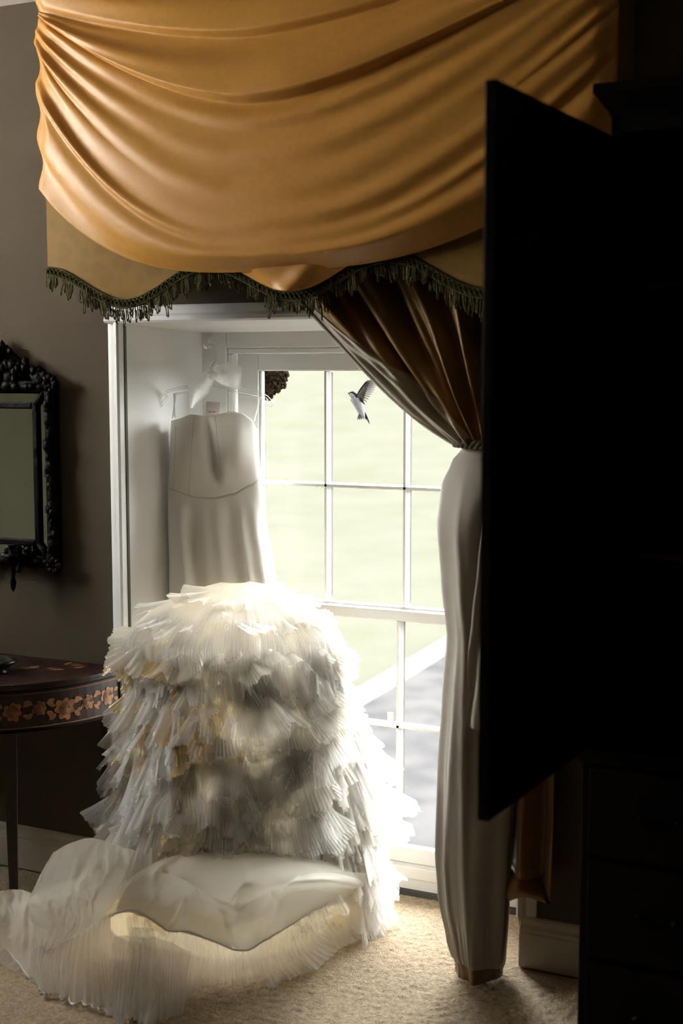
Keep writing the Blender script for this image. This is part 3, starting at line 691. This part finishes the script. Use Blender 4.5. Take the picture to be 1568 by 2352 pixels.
for j in range(len(pts) - 1):
    for k in range(n):
        ca = cos(2 * pi * (k + .5) / n)
        up_ = ca * (1 if SIDE0.z > 0 else -1)
        mi = 1 if (j < 2 or (j < 5 and up_ > .05) or (j == 5 and up_ > .6)) else 0
        bird.add([v[j * n + k], v[j * n + (k + 1) % n], v[(j + 1) * n + (k + 1) % n], v[(j + 1) * n + k]], [(0, 1, 2, 3)], mi)
def feather(root, tip, wd_, mi, dy0=0, dy1=0, curve=0):
    a = bp(*root, dy0); b = bp(*tip, dy1); t = (b - a); s_ = t.normalized().cross(FWD).normalized()
    rows = []
    for q in range(6):
        k = q / 5; c = a + t * k + s_ * (curve * S * sin(pi * k)); ww = wd_ * S * (sin(pi * min(1, .12 + k * .80)) ** .6) * (1 if q < 5 else .15)
        rows.append((c - s_ * ww, c + FWD * (-.0012) , c + s_ * ww))
    vv = [x_ for r_ in rows for x_ in r_]
    bird.add(vv, [(3 * q + i, 3 * q + i + 1, 3 * q + 4 + i, 3 * q + 3 + i) for q in range(5) for i in range(2)], mi)
# near wing: coverts then flight feathers fanned along the trailing edge
for k in range(15):
    t = k / 14
    root = (lerp(828, 848, t), lerp(917, 876, t)); tip = (lerp(839, 873, sin(t * pi / 2) ** .95), lerp(930, 850, t ** .95))
    feather(root, tip, 1.7 + .5 * t, 3, .002, .004 - .05 * t)
for k in range(11):
    t = k / 10
    feather((lerp(820, 836, t), lerp(908, 882, t)), (lerp(834, 850, t), lerp(926, 874, t)), 2.8, 2, -.003, -.02 * t - .004)
feather((819, 908), (846, 872), 1.5, 1, -.002, -.02, 1.5); feather((827, 913), (836, 929), 1.8, 1, -.005, -.008)
for k in range(10):                                 # far wing, seen nearly edge-on behind the body
    t = k / 9; feather((lerp(813, 822, t), lerp(915, 936, t)), (lerp(804, 824, t), lerp(920, 950, t)), 2.4, 2, .012, .09 - .03 * t)
for rt_, tip, wd_, mi in (((828, 944), (820.5, 965), 2.0, 2), ((829, 944), (825, 965), 2.4, 2), ((831, 946), (830, 964.5), 2.4, 2), ((833, 948), (836, 963.5), 2.2, 2), ((836, 944), (849, 975), 1.6, 1), ((834, 946), (842, 966), 1.4, 1)):
    feather(rt_, tip, wd_, mi, .004, .008)
tag(bird.build('bird', [BIRDW, BIRDB, BIRDG, BIRDL], smooth=True, offset=pts[5]), 'small white-bellied martin in flight outside the window pane', 'bird')
nest = MB(); na = at(592, 853, .50)
rn = random.Random(2)
def nestf(u, v):
    a = u * pi / 2; r_ = .098 * sin(v * pi / 2)
    base = Vector((-2.19 + (.03 + .105 * cos(a * 1.0)) * sin(v * pi / 2), .452 + .075 * (1 - cos(v * pi / 2)), 1.700 - (.036 + .105 * sin(a)) * sin(v * pi / 2)))
    k = noise.noise(base * 45) * .010 + noise.noise(base * 110) * .005
    return base + Vector((k, k * .6, -k))
nest.grid(30, 22, nestf)
for k in range(120):
    u, vv = rn.random(), rn.uniform(.35, 1); q = nestf(u, vv); nest.ico(q, rn.uniform(.004, .009), 1, rough=.6, seed=k)
tag(nest.build('mud_nest', MUD, offset=(-2.19, .45, 1.70)), 'brown mud nest stuck outside the top corner of the window', 'nest')

# ------------------------------------------------------------------ hook, hanger, gown
HK = at(476, 792, .345)
h = MB(); h.box(HK.x - .006, HK.x + .006, RD - .004, RD, HK.z - .012, HK.z + .030)
h.tube([(HK.x, RD - .002, HK.z + .022), (HK.x, RD - .010, HK.z + .006), (HK.x + .003, RD - .018, HK.z - .006), (HK.x + .006, RD - .034, HK.z - .010), (HK.x + .009, RD - .050, HK.z - .008), (HK.x + .010, RD - .058, HK.z + .002)], .0042, 8)
tag(h.build('wall_hook', WHITEP, smooth=True, offset=HK), 'small white hook screwed to the window frame', 'hook')
AE = radians(27)
E_ = Vector((cos(AE), sin(AE), 0)); Nn = Vector((sin(AE), -cos(AE), 0))
HC = at(487, 868, .235)                              # hanger neck
def hp(px, py, dn=0):
    """point of the hanger plane seen at a photo pixel"""
    d = FWD + RIGHT * ((px - 784) / FPX) - UP * ((py - 1176) / FPX)
    t = (HC + Nn * dn - CAM).dot(Nn) / d.dot(Nn); return CAM + d * t
hg = empty('clothes_hanger', HC); tag(hg, 'clear plastic hanger with a steel hook holding the gown', 'hanger')
def hsub(mb, name, mat, **k):
    o = mb.build(name, mat, **k); o.parent = hg; o.location = -HC; return o
wire = [Vector((HK.x + .004, RD - .03, HK.z - .004))]
hk = [(462, 802), (463, 796), (468, 791), (476, 790), (484, 795), (491, 806), (494, 820), (495, 830), (486, 842), (484, 852), (486, 868)]
hsub(MB().tube([hp(a, b) + (Vector((0, .045, 0)) * max(0, 1 - i / 7)) for i, (a, b) in enumerate(hk)], .0021, 8), 'wire_hook', WIRE, smooth=True)
armR = [(486, 868), (505, 878), (540, 890), (575, 898), (595, 902), (612, 911), (625, 924), (627, 930), (620, 933), (613, 927), (610, 917), (606, 914), (603, 919)]
armL = [(486, 868), (470, 876), (440, 886), (408, 893), (385, 899), (366, 912), (356, 926), (360, 934), (370, 932), (378, 920), (384, 908)]
hsub(MB().tube([hp(a, b) for a, b in armR], .0042, 8), 'arm', CLEAR, smooth=True); hsub(MB().tube([hp(a, b) for a, b in armL], .0042, 8), 'arm', CLEAR, smooth=True)
hsub(MB().tube([hp(a, b) for a, b in [(398, 905), (440, 899), (487, 884), (540, 901), (592, 912)]], .0028, 8), 'lower_rib', CLEAR, smooth=True)

GD = [(1.60, 490, 88, .040), (1.54, 490, 95, .042), (1.45, 492, 101, .055), (1.36, 493, 104, .060), (1.28, 494, 108, .052), (1.18, 499, 114, .060), (1.05, 508, 121, .075), (.98, 512, 125, .080), (.86, 515, 128, .085)]
GD = sorted(GD)
PXM = (HC - CAM).dot(FWD) / FPX
def gcenter(z, px):
    # point on the hanger plane column at photo column px, height z
    p0 = hp(px, 1000); p1 = hp(px, 1300); k = (z - p0.z) / (p1.z - p0.z); return p0.lerp(p1, k)
gown = empty('wedding_gown', Vector((-1.92, -.1, 0))); tag(gown, 'strapless ivory gown with huge white tulle ruffle skirt hanging in the window', 'dress')
GO = Vector((-1.92, -.1, 0))
def gsub(mb, name, mat, **k):
    o = mb.build(name, mat, **k); o.parent = gown; o.location = -GO; return o
ZT = [(-1.0, 966), (-.85, 962), (-.5, 951), (-.15, 954), (.1, 951), (.45, 944), (.7, 948), (.9, 962), (1.0, 985)]
ZW = [(-1.0, 1121), (-.4, 1139), (.0, 1140), (.4, 1130), (.75, 1112), (1.0, 1098)]
def zpx(py, px=490): return hp(px, py).z
def body(ph, z):
    px, hw, dp = interp(GD, z); c = gcenter(z, px); hw *= PXM * .995
    cu, su = cos(ph), sin(ph)
    u = -cu                                        # -1 left .. 1 right (seen from the room)
    q = c + E_ * (hw * u)
    d = dp * (abs(su) ** .7) * (1 if su > 0 else -1)
    if su > 0:                                     # front: cups, pinched centre, folds
        bz = exp(-((z - 1.43) / .085) ** 2)
        d += .022 * bz * exp(-((u - .52) / .30) ** 2) + .014 * bz * exp(-((u + .60) / .26) ** 2)
        pin = ss(1.28, 1.36, z) * ss(1.54, 1.47, z)
        d -= .040 * exp(-((u + .06 - .10 * (1.45 - z) / .1) / .13) ** 2) * pin
        d += .012 * exp(-((u - .18 + .5 * (1.36 - z)) / .16) ** 2) * ss(1.28, 1.33, z) * ss(1.42, 1.35, z)
        k = ss(1.29, 1.10, z)
        d += k * (.012 * sin(9 * u + .6 + 1.5 * z) + .007 * sin(17 * u - 2 + 2 * z) - .014 * exp(-((u + .55) / .12) ** 2) * ss(1.28, 1.2, z) * ss(.98, 1.12, z))
    return q + Nn * d
def bod(u, v):
    ph = 2 * pi * u; uu = -cos(ph); zt_ = zpx(interp(ZT, uu)[0], 490 + 95 * uu) - (.0 if sin(ph) >= 0 else .03); zw = zpx(interp(ZW, uu)[0], 493 + 108 * uu)
    return body(ph, lerp(zt_, zw, v))
def skirt0(u, v):
    ph = 2 * pi * u; uu = -cos(ph); zw = zpx(interp(ZW, uu)[0], 493 + 108 * uu)
    return body(ph, lerp(zw, .88, v))
gsub(MB().grid(120, 40, bod, closeu=True), 'bodice', SATIN, smooth=True, solid=.0015)
gsub(MB().grid(120, 50, skirt0, closeu=True), 'sheath_skirt', SATIN, smooth=True, solid=.0015)
gsub(MB().tube([bod(.5 * k / 60, 1.0) + Nn * .0006 for k in range(61)], .0011, 5), 'waist_seam', SEAM, smooth=True)
for uu, va, vb, dx in ((-.44, 0.02, 1.0, -.10), (.05, .02, .75, .16), (-.86, .1, 1, -.03)):
    pts_ = []
    for k in range(25):
        v_ = lerp(va, vb, k / 24); u_ = math.acos(clamp(-(uu + dx * v_), -1, 1)) / (2 * pi); pts_.append(bod(u_, v_) + Nn * .0004)
    gsub(MB().tube(pts_, .0010, 5), 'dart_seam', SEAM, smooth=True)
for a, b in (((399, 905), (402, 960)), ((404, 905), (396, 962)), ((598, 912), (584, 968))):
    p0, p1 = hp(*a, dn=.004), hp(*b, dn=.004); gsub(MB().grid(3, 8, lambda u, v: p0.lerp(p1, v) + E_ * (.004 * (u - .5)) + Nn * .004 * sin(pi * v)), 'hanger_loop', SATIN, smooth=True)

# tulle scarf thrown over the hanger neck
sf = empty('tulle_scarf', HC); tag(sf, 'sheer white tulle bow draped over the hanger neck', 'scarf')
def scarf(ctr, name):
    L_, R_ = ctr
    def fn(u, v):
        a = interp(L_, v); b = interp(R_, v); p_ = hp(lerp(a[0], b[0], u), lerp(a[1], b[1], u), dn=.012 + .018 * sin(pi * v) + .006 * sin(7 * u + 3 * v)); return p_
    o = MB().grid(24, 24, fn).build(name, TULLE, smooth=True); o.parent = sf; o.location = -HC
scarf(([(0, 488, 842), (.3, 455, 862), (.6, 432, 885), (1, 436, 938)], [(0, 492, 850), (.3, 492, 872), (.6, 478, 905), (1, 446, 936)]), 'hanging_loop')
scarf(([(0, 488, 845), (.4, 505, 838), (.7, 525, 832), (1, 556, 842)], [(0, 486, 868), (.4, 510, 884), (.7, 530, 890), (1, 552, 894)]), 'side_loop')
scarf(([(0, 468, 846), (.5, 480, 842), (1, 500, 838)], [(0, 470, 858), (.5, 484, 872), (1, 500, 866)]), 'knot')
tg = empty('price_tag', HC); tag(tg, 'small card tag on a thread above the gown neckline', 'tag')
def tsub(mb, name, mat, **k):
    o = mb.build(name, mat, **k); o.parent = tg; o.location = -HC
tsub(MB().tube([hp(487, 870, .006), hp(486.5, 925, .006)], .0007, 5), 'thread', WHITEP)
c4 = [hp(474, 922, .006), hp(505, 924, .006), hp(503, 956, .006), hp(472, 956, .006)]
tsub(MB().add(c4 + [q_ + Nn * .001 for q_ in c4], [(0, 1, 2, 3), (7, 6, 5, 4), (0, 4, 5, 1), (1, 5, 6, 2), (2, 6, 7, 3), (3, 7, 4, 0)]), 'card', TAGC)
pm = MB()
for k, wl in ((478, 3), (481.6, 2.4), (484.6, 2.4), (489, 3), (492.5, 2.2)):
    a_, b_ = hp(k, 945, .0078), hp(k + wl, 946.8, .0078); pm.add([a_, Vector((b_.x, b_.y, a_.z)), b_, Vector((a_.x, a_.y, b_.z))], [(0, 1, 2, 3)])
tsub(pm, 'printed_line', INK)

# ---- ruffle skirt: underskirt coloured as warm glow, fanned tulle ruffles, organza flounces and pleated train
RING = sorted([(1.005, -2.03, .12, .03, .02), (.995, -2.01, .10, .09, .06), (.97, -1.99, .06, .165, .11), (.93, -1.965, .015, .225, .155), (.87, -1.94, -.03, .272, .185), (.72, -1.90, -.07, .285, .215), (.50, -1.885, -.09, .312, .24), (.30, -1.895, -.10, .335, .26), (.10, -1.91, -.11, .36, .28), (.0, -1.91, -.11, .36, .28)])
def mound(ph, z, g=0):
    cx, cy, rx, ry = interp(RING, z); k = 1 + .05 * sin(5 * ph + 6 * z)
    return Vector((cx, cy, z)) + E_ * ((rx + g) * k * cos(ph)) - Nn * (-(ry + g) * k * sin(ph)) * 1.0
# ph: 0 right, pi/2 front, pi left, 3pi/2 back
gsub(MB().grid(60, 40, lambda u, v: mound(lerp(-.45, pi + .55, u), lerp(1.004, .03, v))), 'underskirt', GLOW, smooth=True)  # inner layer coloured as warm glow, open behind to let window light through
gsub(MB().grid(60, 12, lambda u, v: mound(lerp(pi + .55, 2 * pi - .45, u), lerp(.24, .02, v))), 'underskirt_light_block', GLOW, smooth=True)  # unseen low panel added to stop window light leaking under the front
def tulle_ruffle_material():
    m = TULLE.copy(); m.name = 'pleated_tulle'; N = m.node_tree.nodes; L = m.node_tree.links
    mx = [n_ for n_ in N if n_.type == 'MIX_SHADER' and n_.inputs[2].links and n_.inputs[2].links[0].from_node.type == 'BSDF_TRANSPARENT'][0]
    tc = N.new('ShaderNodeTexCoord'); sp_ = N.new('ShaderNodeSeparateXYZ'); mr_ = N.new('ShaderNodeMapRange')
    L.new(tc.outputs['Object'], sp_.inputs[0]); L.new(sp_.outputs['Z'], mr_.inputs['Value'])
    mr_.inputs['From Min'].default_value = 0; mr_.inputs['From Max'].default_value = -.85; mr_.inputs['To Min'].default_value = .22; mr_.inputs['To Max'].default_value = .78
    L.new(mr_.outputs[0], mx.inputs[0]); return m
TULLE_P = tulle_ruffle_material()
def ruffle_mesh(seed, pleats, spread):
    r = random.Random(seed); nu, nv = 2 * pleats + 1, 6; v = []
    lob = [r.uniform(.86, 1.06) for _ in range(9)]
    for j in range(nv):
        k = j / (nv - 1)
        for i in range(nu):
            u = i / (nu - 1) - .5
            fl = (u + .5) * 8; a_ = int(min(7, fl)); edge = lerp(lob[a_], lob[a_ + 1], fl - a_)
            jit = (edge - 1 + r.uniform(-.025, .025)) * k
            ang = u * spread
            R_ = .15 + .85 * k * (1 + jit)
            pl = (.5 if i % 2 else -.5) * .030 * k ** .7 * r.uniform(.7, 1.2)
            v.append((sin(ang) * R_, pl + .09 * k * k + (.07 * sin(u * 6 + seed) + .03 * sin(u * 15 + 2 * seed)) * k, -cos(ang) * R_ + .15))
    f = [(j * nu + i, j * nu + i + 1, (j + 1) * nu + i + 1, (j + 1) * nu + i) for j in range(nv - 1) for i in range(nu - 1)]
    return newmesh('ruffle', v, f, TULLE_P, smooth=False)
RM = [ruffle_mesh(s_, pl, sp_) for s_, pl, sp_ in ((1, 16, .8), (2, 19, 1.0), (3, 22, 1.2), (4, 14, .62), (5, 18, .9), (6, 17, .75))]
APEX = Vector((-1.99, .06, 1.03))
rg = random.Random(21)
cnt = 0
def place_ruffle(ph, zz, L_, W_, lift, tw, outw=.002):
    e = .004; p0 = mound(ph, zz, outw)
    du = mound(ph + .02, zz) - mound(ph - .02, zz); dz = mound(ph, zz - e) - mound(ph, min(1.004, zz + e))
    nr = du.cross(dz).normalized(); c_ = Vector(interp(RING, zz)[:2] + [zz])
    if nr.dot(p0 - c_ + Vector((0, 0, .05))) < 0: nr = -nr
    down = dz.normalized(); rad = (p0 - APEX).normalized()
    t = down * .6 + rad * .7; t = (t - nr * t.dot(nr)).normalized()
    sd = nr.cross(t); t = (t * cos(tw) + sd * sin(tw)).normalized()
    ax = (t * cos(lift) + nr * sin(lift)).normalized()
    sd = nr.cross(ax).normalized(); oy = ax.cross(sd).normalized()
    if oy.dot(nr) < 0: oy = -oy
    mat = Matrix((sd, oy, -ax)).transposed()
    if mat.determinant() < 0: mat = Matrix((-sd, oy, -ax)).transposed()
    m4 = mat.to_4x4() @ Matrix.Diagonal((W_, L_ * .9, L_, 1)); m4.translation = p0 - GO
    return m4
# dense first layer of small ruffles, sewn flat: too many to tell apart
mass, glow_mass = MB(), MB()
for row in range(17):
    z = lerp(.975, .26, (row / 16) ** .95); nn = int(12 + 44 * interp(RING, z)[2])
    for k in range(nn):
        ph = lerp(-.7 + .8 * (row < 3), pi + .8 - .9 * (row < 3), (k + rg.random()) / nn)
        m4 = place_ruffle(ph, z + rg.uniform(-.02, .02), rg.uniform(.15, .23) * (.6 if row < 2 else 1), rg.uniform(.14, .22), rg.uniform(-.05, .08) if row > 2 else -.08, rg.gauss(0, .35), -.004)
        gold = ss(1.2, 2.2, ph) * ss(.95, .75, z) * .9 > rg.random()  # lower left ruffles take the painted warm glow
        me = RM[rg.randrange(6)]; (glow_mass if gold else mass).add([m4 @ q_.co for q_ in me.vertices], [tuple(f_.vertices) for f_ in me.polygons])
for nm, mb_, mt_ in (('ruffle_underlayer', mass, IVORY_T), ('warm_glow_underlayer', glow_mass, GLOW_T)):
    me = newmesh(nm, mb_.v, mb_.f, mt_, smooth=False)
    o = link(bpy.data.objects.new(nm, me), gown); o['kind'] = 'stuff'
# gathered veil of tulle over the top of the skirt
def veil(u, v):
    ph = lerp(-.6, pi + .75, u); q_ = noise.noise(Vector((ph * 2.6, 0, 2))) + .6 * noise.noise(Vector((ph * 9, 3, 2)))
    z = lerp(1.004, .75 + .10 * q_ + .012 * tri(u * 60), v)
    return mound(ph, z, .008 + .040 * ss(0, .5, v) + .005 * tri(u * 210 + 1.5 * sin(8 * ph)) * v + .025 * noise.noise(Vector((ph * 5, v * 2, 1))) * v)
gsub(MB().grid(421, 26, veil), 'gathered_veil', TULLE, smooth=False)
NROW = 12
for row in range(NROW + 3):
    z = lerp(.955, .38, (row / (NROW - 1)) ** .92) if row < NROW else lerp(.31, .14, (row - NROW) / 2)
    rx = interp(RING, z)[2]
    nn = int(7 + 42 * rx) if row < NROW else 9
    for k in range(nn):
        ph = lerp(-.55 + .6 * (row < 3), pi + .75 - .75 * (row < 3), (k + .5 * (row % 2) + rg.uniform(-.25, .25)) / nn) if row < NROW else lerp(-.5, .30, (k + rg.random()) / nn)
        L_ = rg.uniform(.19, .33) * (.65 if row < 2 else 1) * (.85 if row < 6 else 1); W_ = L_ * rg.uniform(.55, 1.0)
        o = bpy.data.objects.new('ruffle', RM[rg.randrange(6)]); link(o, gown)
        o.matrix_local = place_ruffle(ph, z + rg.uniform(-.02, .02), L_, W_, (rg.uniform(.0, .20) + (.18 if rg.random() < .15 else 0)) if row > 1 else rg.uniform(-.12, 0), rg.gauss(0, .30), .010); cnt += 1
print('RUFFLES', cnt)

# train outline on the floor, as (angle from the skirt's centre, reach)
TC = Vector((-1.93, -.13))
TP = [(-2.42, .02), (-2.52, -.20), (-2.66, -.38), (-2.66, -.55), (-2.47, -.66), (-2.17, -.74), (-1.93, -.77), (-1.82, -.68), (-1.74, -.47), (-1.60, -.30), (-1.49, -.10), (-1.48, .08), (-1.56, .22)]
TT = []
for x_, y_ in TP:
    a = math.atan2(y_ - TC.y, x_ - TC.x); a = a if a < 1.8 else a - 2 * pi
    TT.append((a, math.hypot(x_ - TC.x, y_ - TC.y)))
TT.sort()
A0, A1 = TT[0][0], TT[-1][0]
def reach(a): return interp(TT, a)[0]
def layer(r0, r1, zin, zmid, zout, pleat, fold, seed, a0=A0, a1=A1, hemw=.0):
    def fn(u, v):
        a = lerp(a0, a1, u); R_ = reach(a)
        k = lerp(r0, r1, v); wob = 1 + .05 * noise.noise(Vector((a * 3, seed, 0))) * v + hemw * sin(9 * a + seed) * v
        r_ = R_ * k * wob
        z = zin(a) * (1 - v) ** 1.3 + zmid(a) * 4 * v * (1 - v) * .8 + zout(a) * v
        z += fold * sin(5.5 * a + seed + 1.5 * v) * sin(pi * clamp(v * .9 + .1)) + fold * .6 * noise.noise(Vector((a * 4, v * 3, seed))) * (.3 + v)
        pz = pleat(u) * v ** .8
        r_ += pz * .25
        return Vector((TC.x + r_ * cos(a) , TC.y + r_ * sin(a), max(.006 + .004 * v, z + pz * .6)))
    return fn
# pleated underlayer touching the carpet
fn = layer(.30, .90, lambda a: .20, lambda a: .06, lambda a: .012, lambda u: .014 * tri(u * 74 + .8 * sin(9 * u)), .01, 1.0)
gsub(MB().grid(297, 26, fn), 'pleated_underlayer', TULLE_F, smooth=False)
# flounces of the train: lofted through rows of points (photo column, photo row, height above the carpet)
def cr4(a, b, c, d, t): return .5 * ((2 * b) + (c - a) * t + (2 * a - 5 * b + 4 * c - d) * t * t + (3 * b - a - 3 * c + d) * t ** 3)
def cr(pts_, t):
    n_ = len(pts_) - 1; x_ = clamp(t) * n_; i_ = min(int(x_), n_ - 1); g = lambda j: pts_[max(0, min(n_, j))]
    return cr4(g(i_ - 1), g(i_), g(i_ + 1), g(i_ + 2), x_ - i_)
def loft(rows, disp=None):
    W = [[atz(a, b, z) for a, b, z in r_] for r_ in rows]
    def fn(u, v):
        p_ = cr([cr(r_, u) for r_ in W], v)
        if disp: p_ = disp(u, v, p_)
        p_.z = max(p_.z, .006); return p_
    return fn
TOCAM = Vector((.42, -.85, .30)).normalized()
def soft(seed, amp, fu, fv, pl=0, npl=60, vp=.8, ridges=()):
    def d(u, v, p_):
        k = amp * (noise.noise(Vector((u * fu, v * fv, seed))) + .5 * noise.noise(Vector((u * fu * 2.3, v * fv * 1.5, seed + 9))) + .22 * noise.noise(Vector((u * fu * 4.1 + v * 4, v * fv * 5 - u * 9, seed + 4))))
        for c_, w_, a_, sl in ridges: k += a_ * exp(-((u - c_ - sl * (v - .5)) / w_) ** 2) * ss(.15, .7, v)
        if pl: p_ = p_ + Vector((.30, -.62, 0)) * (.07 * noise.noise(Vector((u * npl * .55, seed, 1.5))) * v ** 3)
        return p_ + TOCAM * (k + pl * tri(u * npl + 1.1 * sin(11 * u + seed) + .5 * noise.noise(Vector((u * 9, v, seed)))) * v ** vp)
    return d
def flounce(name, rows, mat, disp, nu=120, nv=40, hem=True, smooth=True):
    fn = loft(rows, disp); o = gsub(MB().grid(nu, nv, fn), name, mat, smooth=smooth)
    if hem:
        h_ = MB().tube([fn(k / 160, 1) for k in range(161)], .0032, 5).build('rolled_hem', HEM, o, smooth=True)
    return o
flounce('organza_flounce', [
    [(330, 1905, .27), (420, 1880, .31), (520, 1870, .33), (620, 1870, .33), (720, 1880, .29), (800, 1905, .22), (860, 1940, .14)],
    [(275, 2010, .22), (356, 1970, .29), (430, 1945, .32), (520, 1935, .33), (640, 1935, .30), (740, 1945, .23), (860, 1985, .12)],
    [(228, 2095, .14), (290, 2028, .27), (356, 1998, .32), (430, 2000, .33), (540, 2010, .35), (660, 2010, .37), (760, 2012, .32), (850, 2030, .13)],
    [(222, 2112, .12), (285, 2062, .23), (345, 2050, .26), (415, 2066, .26), (505, 2085, .28), (630, 2075, .30), (750, 2042, .27), (845, 2050, .09)],
    [(222, 2124, .10), (285, 2092, .17), (344, 2108, .17), (400, 2137, .16), (476, 2154, .15), (558, 2177, .13), (625, 2148, .15), (705, 2095, .18), (770, 2070, .15), (838, 2070, .05)]],
    ORG, soft(3.1, .026, 6, 2.2, ridges=((.16, .03, .018, .05), (.30, .018, .022, -.06), (.36, .05, -.022, 0), (.50, .06, -.02, .05), (.60, .016, .026, .02), (.66, .04, -.02, 0), (.74, .016, .020, -.08), (.88, .03, .014, 0))), 260, 80)
flounce('organza_overlay', [
    [(290, 2040, .30), (350, 2006, .345), (402, 2012, .35), (448, 2034, .345), (488, 2060, .325), (557, 2074, .30), (640, 2036, .355), (720, 2003, .355), (840, 2005, .20)],
    [(272, 2075, .24), (345, 2065, .275), (395, 2080, .275), (440, 2095, .27), (485, 2112, .26), (560, 2132, .24), (645, 2090, .29), (725, 2055, .28), (835, 2038, .14)],
    [(265, 2098, .20), (304, 2090, .21), (344, 2110, .20), (388, 2138, .185), (438, 2140, .19), (478, 2158, .18), (560, 2183, .155), (612, 2156, .175), (665, 2125, .21), (735, 2085, .19), (830, 2068, .07)]],
    ORG, soft(6.6, .014, 7, 2.0, ridges=((.14, .02, .010, 0), (.31, .015, .014, -.04), (.56, .012, .020, .02), (.66, .03, -.014, 0), (.73, .014, .014, -.05))), 260, 50)
flounce('organza_flounce', [
    [(120, 1958, .30), (165, 1935, .33), (210, 1925, .36), (255, 1938, .36), (310, 1955, .36)],
    [(80, 2030, .26), (135, 1995, .34), (190, 1985, .38), (245, 1998, .37), (290, 2018, .31)],
    [(62, 2080, .20), (118, 2062, .30), (175, 2056, .34), (228, 2062, .31), (270, 2058, .23)],
    [(84, 2150, .13), (125, 2130, .22), (170, 2125, .24), (212, 2115, .21), (240, 2103, .14)],
    [(78, 2200, .06), (110, 2186, .09), (142, 2172, .10), (180, 2150, .10), (228, 2122, .09)]],
    ORG, soft(7.7, .042, 6, 3.4, ridges=((.2, .03, .014, .1), (.42, .025, .016, -.1), (.55, .02, .016, .1), (.75, .03, .014, 0))), 160, 90)
flounce('organza_flounce', [
    [(-60, 2062, .18), (10, 2045, .20), (70, 2050, .20), (120, 2090, .18)],
    [(-60, 2115, .13), (5, 2108, .15), (60, 2140, .13), (105, 2185, .10)],
    [(-60, 2160, .05), (0, 2171, .05), (50, 2223, .04), (86, 2269, .012)]],
    ORG, soft(1.4, .022, 5, 2.4), 100, 40)
flounce('pleated_flounce', [
    [(70, 2180, .12), (160, 2150, .14), (230, 2110, .16), (290, 2085, .17), (350, 2100, .16)],
    [(68, 2226, .06), (150, 2215, .09), (230, 2190, .11), (300, 2170, .12), (360, 2180, .11)],
    [(84, 2269, .01), (130, 2288, .012), (172, 2297, .012), (240, 2318, .012), (300, 2332, .012), (350, 2325, .012), (400, 2290, .012)]],
    TULLE_F, soft(5.5, .012, 6, 2, .012, 34), 240, 24, True, False)
flounce('pleated_flounce', [
    [(290, 2105, .15), (380, 2120, .14), (470, 2140, .12), (556, 2160, .10), (640, 2125, .11), (720, 2075, .10), (820, 2010, .08)],
    [(295, 2220, .08), (385, 2215, .08), (470, 2205, .07), (550, 2215, .06), (640, 2195, .06), (725, 2150, .06), (830, 2060, .05)],
    [(280, 2335, .01), (350, 2345, .01), (415, 2305, .01), (475, 2264, .01), (555, 2264, .01), (640, 2254, .01), (725, 2224, .01), (800, 2160, .01), (862, 2095, .01)]],
    TULLE_F, soft(2.2, .010, 8, 2, .013, 62), 420, 24, False, False)
flounce('pleated_flounce', [
    [(300, 2130, .15), (400, 2135, .14), (560, 2165, .11), (700, 2095, .11), (815, 2015, .09)],
    [(300, 2260, .02), (400, 2245, .02), (480, 2232, .02), (560, 2238, .02), (640, 2225, .02), (700, 2190, .02), (830, 2090, .02)]],
    TULLE_F, soft(9.2, .010, 8, 2, .012, 48), 330, 20, False, False)
flounce('curled_corner', [
    [(262, 2150, .14), (330, 2150, .16), (380, 2160, .15), (440, 2185, .12)],
    [(250, 2250, .08), (320, 2250, .11), (375, 2265, .10), (430, 2250, .06)],
    [(245, 2330, .012), (310, 2352, .012), (370, 2356, .012), (425, 2310, .012)]],
    TULLE_F, soft(4.2, .03, 5, 3, .014, 16), 120, 30, False, False)
